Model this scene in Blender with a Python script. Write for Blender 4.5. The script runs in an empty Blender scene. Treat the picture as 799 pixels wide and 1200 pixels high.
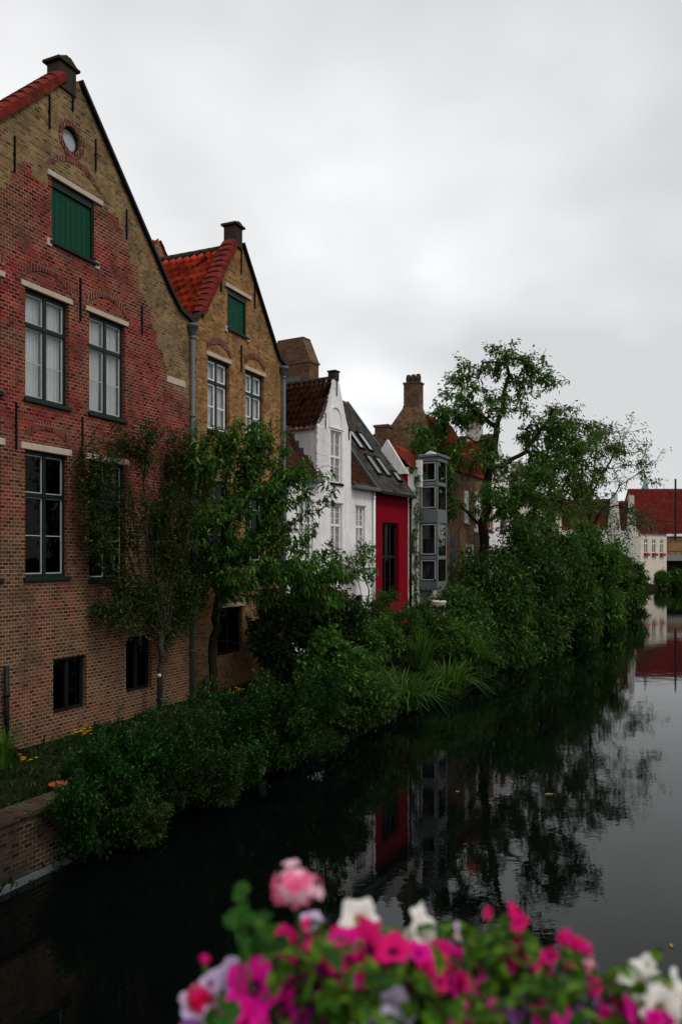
import bpy, bmesh, math, random
import numpy as np
from mathutils import Vector, Matrix
from mathutils.geometry import delaunay_2d_cdt

SC = bpy.context.scene
COL = SC.collection
R = math.radians
EYE = 5.0                     # eye height above the canal, standing on a bridge
FPX = 933.0                   # 28 mm lens on a 24 x 36 mm upright frame

def at(px, py, d):
    """point at distance d (metres ahead) seen in that direction"""
    return Vector(((px - 399.5) * d / FPX, d, EYE - (py - 655.0) * d / FPX))

# ------------------------------------------------------------------ materials
MATS = {}
def nt(name):
    m = bpy.data.materials.new(name); m.use_nodes = True
    t = m.node_tree; t.nodes.clear()
    out = t.nodes.new('ShaderNodeOutputMaterial')
    MATS[name] = m
    return m, t, out
def N(t, kind, **kw):
    n = t.nodes.new(kind)
    for k, v in kw.items(): setattr(n, k, v)
    return n
def setin(n, **kw):
    for k, v in kw.items():
        s = n.inputs[k.replace('_', ' ')]
        s.default_value = v
def c4(c): return (c[0], c[1], c[2], 1.0)
def ramp(t, fac, stops, interp='LINEAR'):
    r = N(t, 'ShaderNodeValToRGB'); r.color_ramp.interpolation = interp
    el = r.color_ramp.elements
    while len(el) < len(stops): el.new(0.5)
    for e, (p, c) in zip(el, stops):
        e.position = p; e.color = c4(c) if not isinstance(c, (int, float)) else (c, c, c, 1)
    t.links.new(fac, r.inputs[0]); return r.outputs[0]
def mix(t, fac, a, b, blend='MIX'):
    m = N(t, 'ShaderNodeMix', data_type='RGBA', blend_type=blend)
    for s, v in ((m.inputs[0], fac), (m.inputs[6], a), (m.inputs[7], b)):
        if isinstance(v, bpy.types.NodeSocket): t.links.new(v, s)
        elif isinstance(v, (int, float)): s.default_value = v
        else: s.default_value = c4(v)
    return m.outputs[2]
def math_(t, op, a, b=0.5):
    m = N(t, 'ShaderNodeMath', operation=op)
    for s, v in ((m.inputs[0], a), (m.inputs[1], b)):
        if isinstance(v, bpy.types.NodeSocket): t.links.new(v, s)
        else: s.default_value = v
    return m.outputs[0]
def noise(t, vec, scale, detail=4, rough=.6):
    n = N(t, 'ShaderNodeTexNoise'); setin(n, Scale=scale, Detail=detail, Roughness=rough)
    if vec is not None: t.links.new(vec, n.inputs['Vector'])
    return n.outputs['Fac']
def uvn(t): return N(t, 'ShaderNodeUVMap').outputs[0]
def objc(t): return N(t, 'ShaderNodeTexCoord').outputs['Object']
def bsdf(t, out, color, rough=.8, spec=.3, bump=None, bdist=.01, metal=0.0):
    b = N(t, 'ShaderNodeBsdfPrincipled')
    setin(b, Roughness=rough, Metallic=metal); b.inputs['Specular IOR Level'].default_value = spec
    if isinstance(color, bpy.types.NodeSocket): t.links.new(color, b.inputs['Base Color'])
    else: b.inputs['Base Color'].default_value = c4(color)
    if bump is not None:
        bp = N(t, 'ShaderNodeBump'); setin(bp, Strength=.8, Distance=bdist)
        t.links.new(bump, bp.inputs['Height']); t.links.new(bp.outputs[0], b.inputs['Normal'])
    t.links.new(b.outputs[0], out.inputs[0]); return b

def m_brick(name, c1, c2, mortar, tint, worn_shade, course=.075, length=.15, worn_shade_z=None, ws=.9):
    m, t, out = nt(name); uv = uvn(t)
    wob = noise(t, uv, 3.0, 2)
    add = N(t, 'ShaderNodeVectorMath', operation='ADD')
    sc = N(t, 'ShaderNodeVectorMath', operation='SCALE'); sc.inputs['Scale'].default_value = .018
    nn = N(t, 'ShaderNodeTexNoise'); setin(nn, Scale=2.5, Detail=3.0); t.links.new(uv, nn.inputs['Vector'])
    t.links.new(nn.outputs['Color'], sc.inputs[0]); t.links.new(uv, add.inputs[0]); t.links.new(sc.outputs[0], add.inputs[1])
    b = N(t, 'ShaderNodeTexBrick'); t.links.new(add.outputs[0], b.inputs['Vector'])
    setin(b, Color1=c4((0, 0, 0)), Color2=c4((1, 1, 1)), Mortar=c4((.5, .5, .5)), Scale=1.0)
    setin(b, Mortar_Size=.0105, Mortar_Smooth=.2, Bias=0.0, Brick_Width=length, Row_Height=course)
    rnd = N(t, 'ShaderNodeSeparateColor'); t.links.new(b.outputs['Color'], rnd.inputs[0])
    dark = tuple(x * .38 for x in c1)
    col = ramp(t, rnd.outputs[0], [(0, dark), (.22, c1), (.6, c2), (.88, tint), (1, tuple(x * .6 for x in c2))])
    big = noise(t, uv, ws, 5, .65)
    f = ramp(t, big, [(.42, 0.0), (.6, 1.0)])
    if worn_shade_z:
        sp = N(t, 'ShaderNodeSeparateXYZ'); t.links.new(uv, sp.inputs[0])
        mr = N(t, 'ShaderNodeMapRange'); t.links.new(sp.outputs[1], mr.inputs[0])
        mr.inputs[1].default_value = worn_shade_z[0]; mr.inputs[2].default_value = worn_shade_z[1]
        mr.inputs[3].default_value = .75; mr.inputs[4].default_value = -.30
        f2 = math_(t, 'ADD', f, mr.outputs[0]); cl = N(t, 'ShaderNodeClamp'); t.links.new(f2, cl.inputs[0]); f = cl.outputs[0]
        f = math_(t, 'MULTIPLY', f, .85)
    else:
        f = math_(t, 'MULTIPLY', f, .55)
    wcol = ramp(t, rnd.outputs[0], [(0, tuple(x * .35 for x in worn_shade)), (.4, worn_shade), (.8, tuple(min(1, x * 1.35) for x in worn_shade)), (1, tuple(x * .55 for x in worn_shade))])
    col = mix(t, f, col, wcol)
    mn = noise(t, uv, 2.2, 4)
    mcol = mix(t, ramp(t, mn, [(.3, 0.0), (.65, 1.0)]), tuple(x * .3 for x in mortar), mortar)
    mcol = mix(t, math_(t, 'MULTIPLY', f, .8), mcol, (.27, .20, .12))
    col = mix(t, b.outputs['Fac'], col, mcol)
    st = ramp(t, noise(t, uv, 1.5, 7, .78), [(.47, 0.0), (.72, .85)])
    col = mix(t, st, col, (.035, .03, .025))
    inv = math_(t, 'SUBTRACT', 1.0, b.outputs['Fac'])
    h = math_(t, 'ADD', inv, math_(t, 'MULTIPLY', noise(t, uv, 40, 3), .5))
    h = math_(t, 'ADD', h, math_(t, 'MULTIPLY', noise(t, uv, 1.3, 3), 5.0))
    bsdf(t, out, col, .95, .03, h, .016); return m

def m_tile(name, c1, c2, moss, mossamt=.5, rough=.8, dirty=.7, dkf=.35):
    m, t, out = nt(name); uv = uvn(t)
    fl = N(t, 'ShaderNodeVectorMath', operation='FLOOR'); t.links.new(uv, fl.inputs[0])
    wn = N(t, 'ShaderNodeTexWhiteNoise', noise_dimensions='2D'); t.links.new(fl.outputs[0], wn.inputs['Vector'])
    dk = tuple(x * dkf for x in c1)
    col = ramp(t, wn.outputs['Value'], [(0, dk), (.15, c1), (.65, c2), (1, tuple(x * 1.3 for x in c2))])
    o = objc(t)
    f = ramp(t, noise(t, o, 1.6, 6, .7), [(.48, 0.0), (.72, mossamt)])
    col = mix(t, f, col, moss)
    f = ramp(t, noise(t, o, 3.5, 5, .7), [(.56, 0.0), (.72, dirty)])
    col = mix(t, f, col, (.014, .011, .010))
    bsdf(t, out, col, rough, .06, noise(t, o, 60, 3), .006); return m

def m_plaster(name, c, dirt=(.2, .18, .15), amt=.35, scale=1.2, bump=.004):
    m, t, out = nt(name); o = objc(t)
    f = ramp(t, noise(t, o, scale, 7, .7), [(.45, 0.0), (.8, amt)])
    col = mix(t, f, c, dirt)
    sm = N(t, 'ShaderNodeMapping'); sm.inputs['Scale'].default_value = (7.0, 7.0, .35); t.links.new(o, sm.inputs[0])
    f = ramp(t, noise(t, sm.outputs[0], 1.0, 5, .6), [(.5, 0.0), (.75, amt * .75)])
    col = mix(t, f, col, dirt)
    f = ramp(t, noise(t, o, scale * 9, 4, .7), [(.6, 0.0), (.8, amt * .6)])
    col = mix(t, f, col, dirt)
    bsdf(t, out, col, .92, .04, noise(t, o, 25, 5), bump); return m

def m_plain(name, c, rough=.5, spec=.4, var=.3, metal=0.0, scale=8):
    m, t, out = nt(name); o = objc(t)
    col = mix(t, noise(t, o, scale, 4), tuple(x * (1 - var) for x in c), tuple(min(1, x * (1 + var * .6)) for x in c))
    bsdf(t, out, col, rough, spec, noise(t, o, 50, 3), .002, metal); return m

def m_leaf(name, dark, mid, light, trans=.3, rough=.5, spec=.10):
    m, t, out = nt(name)
    g = N(t, 'ShaderNodeNewGeometry')
    col = ramp(t, g.outputs['Random Per Island'], [(0, dark), (.55, mid), (.9, light), (1, tuple(x * 1.3 for x in light))])
    o = objc(t)
    col = mix(t, ramp(t, noise(t, o, 1.3, 2), [(.35, 0.0), (.7, .55)]), col, dark)
    b = N(t, 'ShaderNodeBsdfPrincipled'); setin(b, Roughness=rough); b.inputs['Specular IOR Level'].default_value = spec
    t.links.new(col, b.inputs['Base Color'])
    tr = N(t, 'ShaderNodeBsdfTranslucent')
    t.links.new(mix(t, .5, col, light, 'MIX'), tr.inputs[0])
    mx = N(t, 'ShaderNodeMixShader'); mx.inputs[0].default_value = trans
    t.links.new(b.outputs[0], mx.inputs[1]); t.links.new(tr.outputs[0], mx.inputs[2]); t.links.new(mx.outputs[0], out.inputs[0])
    return m

def m_petal(name, c, c2=None, scale=60):
    m, t, out = nt(name); o = objc(t)
    col = mix(t, noise(t, o, scale, 3), c, c2 or tuple(x * .8 for x in c))
    b = N(t, 'ShaderNodeBsdfPrincipled'); setin(b, Roughness=.7); b.inputs['Specular IOR Level'].default_value = .05
    t.links.new(col, b.inputs['Base Color'])
    tr = N(t, 'ShaderNodeBsdfTranslucent'); t.links.new(col, tr.inputs[0])
    mx = N(t, 'ShaderNodeMixShader'); mx.inputs[0].default_value = .42
    t.links.new(b.outputs[0], mx.inputs[1]); t.links.new(tr.outputs[0], mx.inputs[2]); t.links.new(mx.outputs[0], out.inputs[0])
    return m

def m_glass(name, tint, mirror=1.0):
    m, t, out = nt(name); o = objc(t)
    tr = N(t, 'ShaderNodeBsdfTransparent'); tr.inputs[0].default_value = c4(tint)
    gl = N(t, 'ShaderNodeBsdfGlossy'); setin(gl, Roughness=.02); gl.inputs[0].default_value = (1, 1, 1, 1)
    bp = N(t, 'ShaderNodeBump'); setin(bp, Strength=.25, Distance=.02); t.links.new(noise(t, o, 2.5, 1), bp.inputs['Height'])
    t.links.new(bp.outputs[0], gl.inputs['Normal'])
    fr = N(t, 'ShaderNodeFresnel'); setin(fr, IOR=1.5)
    mx = N(t, 'ShaderNodeMixShader'); t.links.new(math_(t, 'MULTIPLY', fr.outputs[0], mirror), mx.inputs[0])
    t.links.new(tr.outputs[0], mx.inputs[1]); t.links.new(gl.outputs[0], mx.inputs[2]); t.links.new(mx.outputs[0], out.inputs[0])
    return m

m_brick('red_brick', (.150, .008, .011), (.262, .015, .018), (.30, .175, .125), (.19, .055, .022), (.090, .050, .026), worn_shade_z=(3.0, 7.9), ws=.7)  # lower wall: worn brown brick, darkened further to paint in its shade
m_brick('yellow_brick', (.20, .122, .046), (.29, .185, .074), (.32, .24, .15), (.16, .065, .03), (.115, .078, .040))
m_brick('ochre_brick', (.30, .135, .036), (.41, .195, .056), (.34, .24, .14), (.20, .07, .028), (.15, .08, .032), worn_shade_z=(1.5, 6.0))
m_brick('arch_brick', (.15, .018, .018), (.20, .026, .024), (.36, .24, .19), (.14, .04, .03), (.12, .05, .035), course=.3, length=.08)
m_brick('brown_brick', (.20, .085, .045), (.28, .13, .07), (.32, .25, .18), (.18, .055, .03), (.14, .095, .06))
m_brick('chimney_brick', (.12, .052, .028), (.17, .075, .042), (.2, .16, .12), (.19, .06, .025), (.07, .052, .032))
m_brick('quay_brick', (.026, .017, .012), (.045, .029, .019), (.042, .036, .028), (.04, .02, .014), (.04, .032, .025))
m_brick('tan_brick', (.34, .17, .07), (.42, .22, .09), (.36, .27, .18), (.3, .13, .06), (.28, .17, .09))
m_brick('white_brick', (.60, .56, .52), (.72, .69, .66), (.35, .31, .28), (.66, .62, .58), (.5, .44, .38))
m_tile('red_tile', (.20, .019, .010), (.40, .045, .018), (.20, .055, .02), .35)
m_tile('brown_tile', (.035, .015, .010), (.065, .026, .016), (.11, .05, .016), .6)
m_tile('dark_tile', (.02, .014, .013), (.036, .022, .02), (.03, .028, .02), .4)
m_tile('slate', (.055, .050, .044), (.085, .076, .066), (.065, .062, .045), .5, .85)
m_tile('aged_tile', (.10, .016, .011), (.17, .027, .016), (.12, .045, .02), .6)
m_tile('far_tile', (.125, .017, .014), (.16, .021, .017), (.10, .022, .016), .6, .85, .3, .75)
m_tile('plum_tile', (.055, .014, .011), (.085, .022, .016), (.06, .03, .02), .4, .85, .4)
m_plaster('white_plaster', (.77, .745, .73), (.36, .32, .28), .55)
m_plaster('red_plaster', (.19, .003, .011), (.085, .004, .008), .7)
m_plaster('cream_plaster', (.62, .55, .45), (.35, .3, .24), .5)
m_plaster('ivy_plaster', (.50, .48, .44), (.12, .13, .07), .9, 2.2)
m_plaster('stone', (.44, .37, .29), (.25, .21, .17), .5, 3)
m_plaster('cap_stone', (.045, .036, .025), (.02, .016, .013), .6, 5)
m_plain('green_paint', (.004, .016, .010), .4, .18)
m_plain('shutter_green', (.002, .052, .024), .6, .10, .45, scale=3)
m_plain('white_paint', (.74, .73, .71), .45)
m_plain('cream_line', (.42, .42, .39), .5)
m_plain('dark_frame', (.008, .008, .009), .5, .15)
m_plain('iron', (.006, .006, .006), .8, .08)
m_plain('lead', (.09, .105, .125), .55, .4, .35)
m_plain('zinc', (.085, .110, .125), .5, .2, .35)
m_plain('bay_grey', (.13, .145, .14), .5, .25, .25)
m_plain('dark_wood', (.012, .010, .008), .9, .06, .4)
m_plain('terracotta', (.17, .020, .013), .75, .1, .55, scale=5)
m_plain('orange_pot', (.34, .075, .03), .8, .08)
m_plain('verdigris', (.10, .22, .22), .6)
m_plain('dark_room', (.02, .018, .016), .9, .1)
m, t, out = nt('coping_tile'); o = objc(t)
col = mix(t, ramp(t, noise(t, o, 4, 5, .7), [(.4, 0.0), (.62, 1.0)]), (.17, .018, .014), (.06, .016, .012))
col = mix(t, ramp(t, noise(t, o, 2.2, 5, .75), [(.52, 0.0), (.72, .8)]), col, (.20, .065, .02))
bsdf(t, out, col, .85, .05, noise(t, o, 40, 3), .006)
m_plain('bark', (.018, .014, .010), .95, .05, .5, scale=14)
m_plain('pale_bark', (.045, .036, .026), .95, .05, .5, scale=14)
m_plain('awning', (.30, .01, .03), .8)
m_plain('grey_plate', (.35, .35, .36), .5)
m_plain('asphalt', (.06, .06, .06), .9)
m_plain('concrete', (.22, .21, .19), .95, .05, .4, scale=3)
m_plain('footing_stone', (.11, .115, .12), .9, .05, .6, scale=4)
m_glass('glass', (.94, .96, .95), .7)
m_glass('dim_glass', (.25, .28, .26), .28)
m, t, out = nt('curtain_cloth'); bsdf(t, out, (.84, .85, .85), .95, .02)
m_leaf('leaf_fresh', (.014, .050, .007), (.036, .105, .015), (.105, .20, .030))
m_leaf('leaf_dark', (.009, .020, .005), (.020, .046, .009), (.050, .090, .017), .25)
m_leaf('leaf_ash', (.018, .055, .008), (.045, .115, .016), (.105, .19, .030))
m_leaf('leaf_olive', (.024, .052, .009), (.055, .100, .017), (.105, .155, .032))
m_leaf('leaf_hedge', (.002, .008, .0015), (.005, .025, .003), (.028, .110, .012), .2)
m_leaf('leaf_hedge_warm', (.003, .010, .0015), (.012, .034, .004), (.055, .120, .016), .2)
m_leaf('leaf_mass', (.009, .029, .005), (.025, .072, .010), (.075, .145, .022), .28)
m_leaf('leaf_blade', (.010, .038, .005), (.038, .105, .012), (.11, .20, .028), .3)
m_leaf('leaf_ground', (.004, .018, .004), (.010, .036, .007), (.030, .060, .010), .2)
m_leaf('leaf_orange', (.08, .035, .004), (.16, .075, .006), (.26, .13, .012), .3)
m_leaf('leaf_geranium', (.006, .036, .004), (.016, .085, .007), (.05, .16, .013), .35)
m_leaf('leaf_petunia', (.008, .034, .003), (.030, .100, .007), (.13, .26, .016), .4)
m_petal('petal_magenta', (.86, .010, .36), (.62, .006, .24))
m_petal('petal_pink', (.88, .05, .22), (.90, .28, .45), 55)
m_petal('petal_pale', (.93, .68, .76), (.90, .50, .62), 60)
m_petal('petal_rose', (.86, .018, .20), (.62, .006, .15))
m_petal('petal_red', (.80, .010, .035), (.55, .004, .02))
m_petal('petal_white', (.90, .89, .85), (.86, .82, .74))
m_petal('petal_lilac', (.55, .40, .72), (.76, .66, .80), 50)
m_petal('petal_purple', (.34, .05, .52), (.50, .22, .60))
m_petal('petal_yellow', (.70, .42, .02), (.6, .3, .01))
m_petal('throat_dark', (.22, .01, .12))
m_petal('throat_yellow', (.62, .5, .12))
m_petal('leaf_fallen', (.45, .28, .05))

m, t, out = nt('ground_soil'); o = objc(t)
col = mix(t, noise(t, o, .6, 6), (.012, .010, .007), (.012, .018, .006))
bsdf(t, out, col, 1.0, .0, noise(t, o, 9, 6), .05)
m, t, out = nt('canal_water'); o = objc(t)
mp = N(t, 'ShaderNodeMapping'); mp.inputs['Scale'].default_value = (.75, 1.0, 1.0); t.links.new(o, mp.inputs[0])
h1 = noise(t, mp.outputs[0], 1.2, 4, .55); h2 = noise(t, mp.outputs[0], 7.0, 3, .55)
hh = math_(t, 'ADD', h1, math_(t, 'MULTIPLY', h2, .16))
b = bsdf(t, out, (.0010, .0019, .0016), .015, .5, hh, .0040)
b.inputs['IOR'].default_value = 1.27; b.inputs['Specular Tint'].default_value = (.84, 1.0, .99, 1)
WATER = m

# ------------------------------------------------------------------ mesh helpers
def boxuv(me):
    uv = me.uv_layers.new(name='UVMap').data
    co = [v.co for v in me.vertices]
    for p in me.polygons:
        n = p.normal; ax, ay, az = abs(n.x), abs(n.y), abs(n.z)
        for li, vi in zip(p.loop_indices, p.vertices):
            c = co[vi]
            uv[li].uv = (c.x, c.z) if (ay >= ax and ay >= az) else ((c.y, c.z) if ax >= az else (c.x, c.y))

def link(name, me, parent=None):
    o = bpy.data.objects.new(name, me); COL.objects.link(o)
    if parent is not None: o.parent = parent
    return o

class MB:
    def __init__(s): s.v = []; s.f = []; s.m = []; s.sm = []
    def face(s, pts, mi=0, smooth=False):
        i = len(s.v); s.v += [tuple(p) for p in pts]; s.f.append(list(range(i, i + len(pts)))); s.m.append(mi); s.sm.append(smooth)
    def box(s, x0, x1, y0, y1, z0, z1, mi=0):
        i = len(s.v)
        s.v += [(x, y, z) for z in (z0, z1) for y in (y0, y1) for x in (x0, x1)]
        for q in ((0, 2, 3, 1), (4, 5, 7, 6), (0, 1, 5, 4), (2, 6, 7, 3), (0, 4, 6, 2), (1, 3, 7, 5)):
            s.f.append([i + k for k in q]); s.m.append(mi); s.sm.append(False)
        return s
    def prism(s, pts2, y0, y1, mi=0, axis='y'):
        """extrude an outline (u,z) from y0 to y1"""
        n = len(pts2)
        P = (lambda a, b, y: (a, y, b)) if axis == 'y' else ((lambda a, b, y: (y, a, b)) if axis == 'x' else (lambda a, b, y: (a, b, y)))
        s.face([P(a, b, y0) for a, b in pts2], mi); s.face([P(a, b, y1) for a, b in reversed(pts2)], mi)
        for k in range(n):
            a, b = pts2[k]; c, d = pts2[(k + 1) % n]
            s.face([P(a, b, y0), P(a, b, y1), P(c, d, y1), P(c, d, y0)], mi)
        return s
    def bar(s, p, q, w, h, mi=0, up=(0, 0, 1)):
        p = Vector(p); q = Vector(q); d = (q - p).normalized(); up = Vector(up)
        a = d.cross(up)
        if a.length < 1e-4: a = d.cross(Vector((1, 0, 0)))
        a.normalize(); b = a.cross(d)
        i = len(s.v)
        for c in (p, q):
            for (x, y) in ((-1, -1), (1, -1), (1, 1), (-1, 1)): s.v.append(tuple(c + a * x * w / 2 + b * y * h / 2))
        for f in ((3, 2, 1, 0), (4, 5, 6, 7), (0, 1, 5, 4), (1, 2, 6, 5), (2, 3, 7, 6), (3, 0, 4, 7)):
            s.f.append([i + k for k in f]); s.m.append(mi); s.sm.append(False)
        return s
    def tube(s, path, rad, n=8, mi=0, cap=True):
        path = [Vector(p) for p in path]
        if not hasattr(rad, '__len__'): rad = [rad] * len(path)
        i0 = len(s.v); ref = None
        for k, p in enumerate(path):
            d = (path[min(k + 1, len(path) - 1)] - path[max(k - 1, 0)]).normalized()
            if ref is None: ref = d.orthogonal().normalized()
            a = (ref - d * ref.dot(d)).normalized(); ref = a; b = d.cross(a)
            for j in range(n):
                th = 2 * math.pi * j / n
                s.v.append(tuple(p + (a * math.cos(th) + b * math.sin(th)) * rad[k]))
        for k in range(len(path) - 1):
            for j in range(n):
                a = i0 + k * n + j; b = i0 + k * n + (j + 1) % n
                s.f.append([a, b, b + n, a + n]); s.m.append(mi); s.sm.append(True)
        if cap:
            s.f.append([i0 + j for j in reversed(range(n))]); s.m.append(mi); s.sm.append(False)
            e = i0 + (len(path) - 1) * n
            s.f.append([e + j for j in range(n)]); s.m.append(mi); s.sm.append(False)
        return s
    def lathe(s, prof, c=(0, 0, 0), n=16, mi=0):
        i0 = len(s.v)
        for r, z in prof:
            for j in range(n):
                th = 2 * math.pi * j / n; s.v.append((c[0] + r * math.cos(th), c[1] + r * math.sin(th), c[2] + z))
        for k in range(len(prof) - 1):
            for j in range(n):
                a = i0 + k * n + j; b = i0 + k * n + (j + 1) % n
                s.f.append([a, b, b + n, a + n]); s.m.append(mi); s.sm.append(True)
        return s
    def build(s, name, mats, parent=None, uv=True, bevel=0):
        me = bpy.data.meshes.new(name); me.from_pydata(s.v, [], s.f)
        for mname in (mats if isinstance(mats, (list, tuple)) else [mats]): me.materials.append(MATS[mname])
        me.polygons.foreach_set('material_index', s.m); me.polygons.foreach_set('use_smooth', s.sm)
        me.update()
        if uv: boxuv(me)
        o = link(name, me, parent)
        if bevel:
            bm = o.modifiers.new('b', 'BEVEL'); bm.width = bevel; bm.segments = 1; bm.limit_method = 'ANGLE'
        return o

def npmesh(name, V, F, mat, parent=None, uv=None, smooth=False):
    me = bpy.data.meshes.new(name); V = np.asarray(V, np.float32); F = np.asarray(F, np.int32)
    me.vertices.add(len(V)); me.vertices.foreach_set('co', V.ravel())
    k = F.shape[1]; me.loops.add(F.size); me.polygons.add(len(F))
    me.loops.foreach_set('vertex_index', F.ravel())
    me.polygons.foreach_set('loop_start', np.arange(0, F.size, k, dtype=np.int32))
    me.polygons.foreach_set('loop_total', np.full(len(F), k, np.int32))
    if smooth: me.polygons.foreach_set('use_smooth', np.ones(len(F), bool))
    me.materials.append(MATS[mat]); me.update(calc_edges=True); me.validate()
    if uv is not None:
        l = me.uv_layers.new(name='UVMap'); l.data.foreach_set('uv', np.asarray(uv, np.float32)[F.ravel()].ravel())
    return link(name, me, parent)

def tag(o, label=None, cat=None, group=None, kind=None):
    if label: o['label'] = label
    if cat: o['category'] = cat
    if group: o['group'] = group
    if kind: o['kind'] = kind
    return o
def empty(name, loc, label, cat, group=None, rz=0.0):
    o = bpy.data.objects.new(name, None); COL.objects.link(o); o.location = loc; o.rotation_euler = (0, 0, rz)
    o.empty_display_size = .3
    return tag(o, label, cat, group)

def inside(p, poly):
    x, y = p; c = False; n = len(poly)
    for i in range(n):
        x0, y0 = poly[i]; x1, y1 = poly[(i + 1) % n]
        if (y0 > y) != (y1 > y) and x < (x1 - x0) * (y - y0) / (y1 - y0) + x0: c = not c
    return c
def tooth(poly, seed=1, course=.075):
    # turn sloping edges into stepped toothing of whole courses
    rng = random.Random(seed); out_ = []
    n = len(poly)
    for i in range(n):
        (x0, y0), (x1, y1) = poly[i], poly[(i + 1) % n]; out_.append((x0, y0))
        dx, dy = x1 - x0, y1 - y0
        if abs(dx) < .03 or abs(dy) < .16: continue
        k = max(1, int(abs(dy) / (course * 2)))
        for s in range(k):
            ya = y0 + dy * s / k; yb = y0 + dy * (s + 1) / k; xm = x0 + dx * (s + .5) / k + rng.uniform(-.07, .07)
            out_ += [(xm, ya + .001 * dy), (xm, yb - .001 * dy)]
    return out_
def rect(u0, u1, z0, z1): return [(u0, z0), (u1, z0), (u1, z1), (u0, z1)]

def wall(parent, outline, holes, depth, mats, zone=None, reveal=.16, eave=None, y=0.0, name='wall', backs=True):
    """front wall with real openings and reveals, side walls and a back wall, one mesh"""
    mb = MB(); pts = []; edges = []
    for poly in [outline] + holes + ([zone] if zone else []):
        i = len(pts); n = len(poly); pts += [Vector(p) for p in poly]; edges += [(i + k, i + (k + 1) % n) for k in range(n)]
    V, E_, F, *_ = delaunay_2d_cdt(pts, edges, [], 0, 1e-5)
    for f in F:
        c = sum((V[i] for i in f), Vector((0, 0))) / len(f)
        if not inside(c, outline) or any(inside(c, h) for h in holes): continue
        q = [(V[i].x, y, V[i].y) for i in f]
        a = (V[f[1]] - V[f[0]]).cross(V[f[2]] - V[f[0]])
        if a < 0: q.reverse()
        mb.face(q, 1 if (zone and inside(c, zone)) else 0)
    for h in holes:
        n = len(h)
        for k in range(n):
            a, b = h[k], h[(k + 1) % n]
            mid = ((a[0] + b[0]) / 2, (a[1] + b[1]) / 2)
            mb.face([(a[0], y, a[1]), (a[0], y + reveal, a[1]), (b[0], y + reveal, b[1]), (b[0], y, b[1])], 1 if (zone and inside(mid, zone)) else 0)
    if backs:
        n = len(outline)
        for k in range(n):
            a, b = outline[k], outline[(k + 1) % n]
            if abs(a[0] - b[0]) < 1e-6:
                mb.face([(a[0], y, a[1]), (a[0], y + depth, a[1]), (b[0], y + depth, b[1]), (b[0], y, b[1])], 0)
        mb.face([(p[0], y + depth, p[1]) for p in reversed(outline)], 0)
    return mb.build(name, mats, parent)

def roof_sheet(name, parent, o, a, b, A, B, mat, tw=.22, th=.32, amp=.028, step=.03, flip=False, seed=1, trim=None):
    """tiled slope: a runs along the eave, b up the slope; rolled profile and stepped courses are real relief"""
    o = Vector(o); a = Vector(a).normalized(); b = Vector(b).normalized(); n = a.cross(b).normalized()
    if flip: n = -n
    na = max(1, round(A / tw)); nb = max(1, round(B / th)); k = 5 if amp > 0 else 2
    rng = np.random.default_rng(seed)
    xs = np.linspace(0, A, na * k + 1); ph = (xs / (A / na)) % 1.0
    prof = amp * (np.sin(ph * 2 * np.pi) + .35 * np.sin(ph * 4 * np.pi))
    rows = []
    for j in range(nb):
        jit = rng.normal(0, .006, na); jj = jit[np.minimum((np.arange(len(xs)) // k), na - 1)]
        rows.append((j * B / nb, step + jj)); rows.append(((j + 1) * B / nb - .002, .0 + jj))
    V = []; UV = []
    for r, (bb, off) in enumerate(rows):
        sag = .02 * math.sin(bb * 1.3 + seed)
        for i, x in enumerate(xs):
            p = o + a * float(x) + b * bb + n * float(prof[i] + off[i] + sag); V.append(p[:])
            UV.append((min(x / (A / na), na - .001), r // 2 + (.1 if r % 2 == 0 else .9)))
    w = len(xs); F = []
    for r in range(len(rows) - 1):
        for i in range(w - 1): F.append((r * w + i, r * w + i + 1, (r + 1) * w + i + 1, (r + 1) * w + i))
    return npmesh(name, V, F, mat, parent, UV)

def coping_tiles(parent, p, q, width, mat, n, name='coping', y0=-.07):
    """overlapping ridge-like tiles along a gable edge"""
    p = Vector(p); q = Vector(q); mb = MB(); d = (q - p); L = d.length / n; d.normalize(); up = Vector((0, 1, 0)).cross(d)
    if up.z < 0: up = -up
    for i in range(n):
        s0 = p + d * L * i; s1 = p + d * (L * (i + 1.12))
        prof = [(-.10, -.16), (-.11, .0), (-.05, .075), (.08, .095), (width - .1, .07), (width - .04, -.05)]
        A = [s0 + Vector((0, y + y0 + .1, 0)) + up * (z + .03) for y, z in prof]
        B = [s1 + Vector((0, y + y0 + .1, 0)) + up * (z * .9) for y, z in prof]
        for k in range(len(prof) - 1): mb.face([A[k], A[k + 1], B[k + 1], B[k]])
        mb.face(A); mb.face(list(reversed(B)))
    return mb.build(name, mat, parent)

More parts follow.
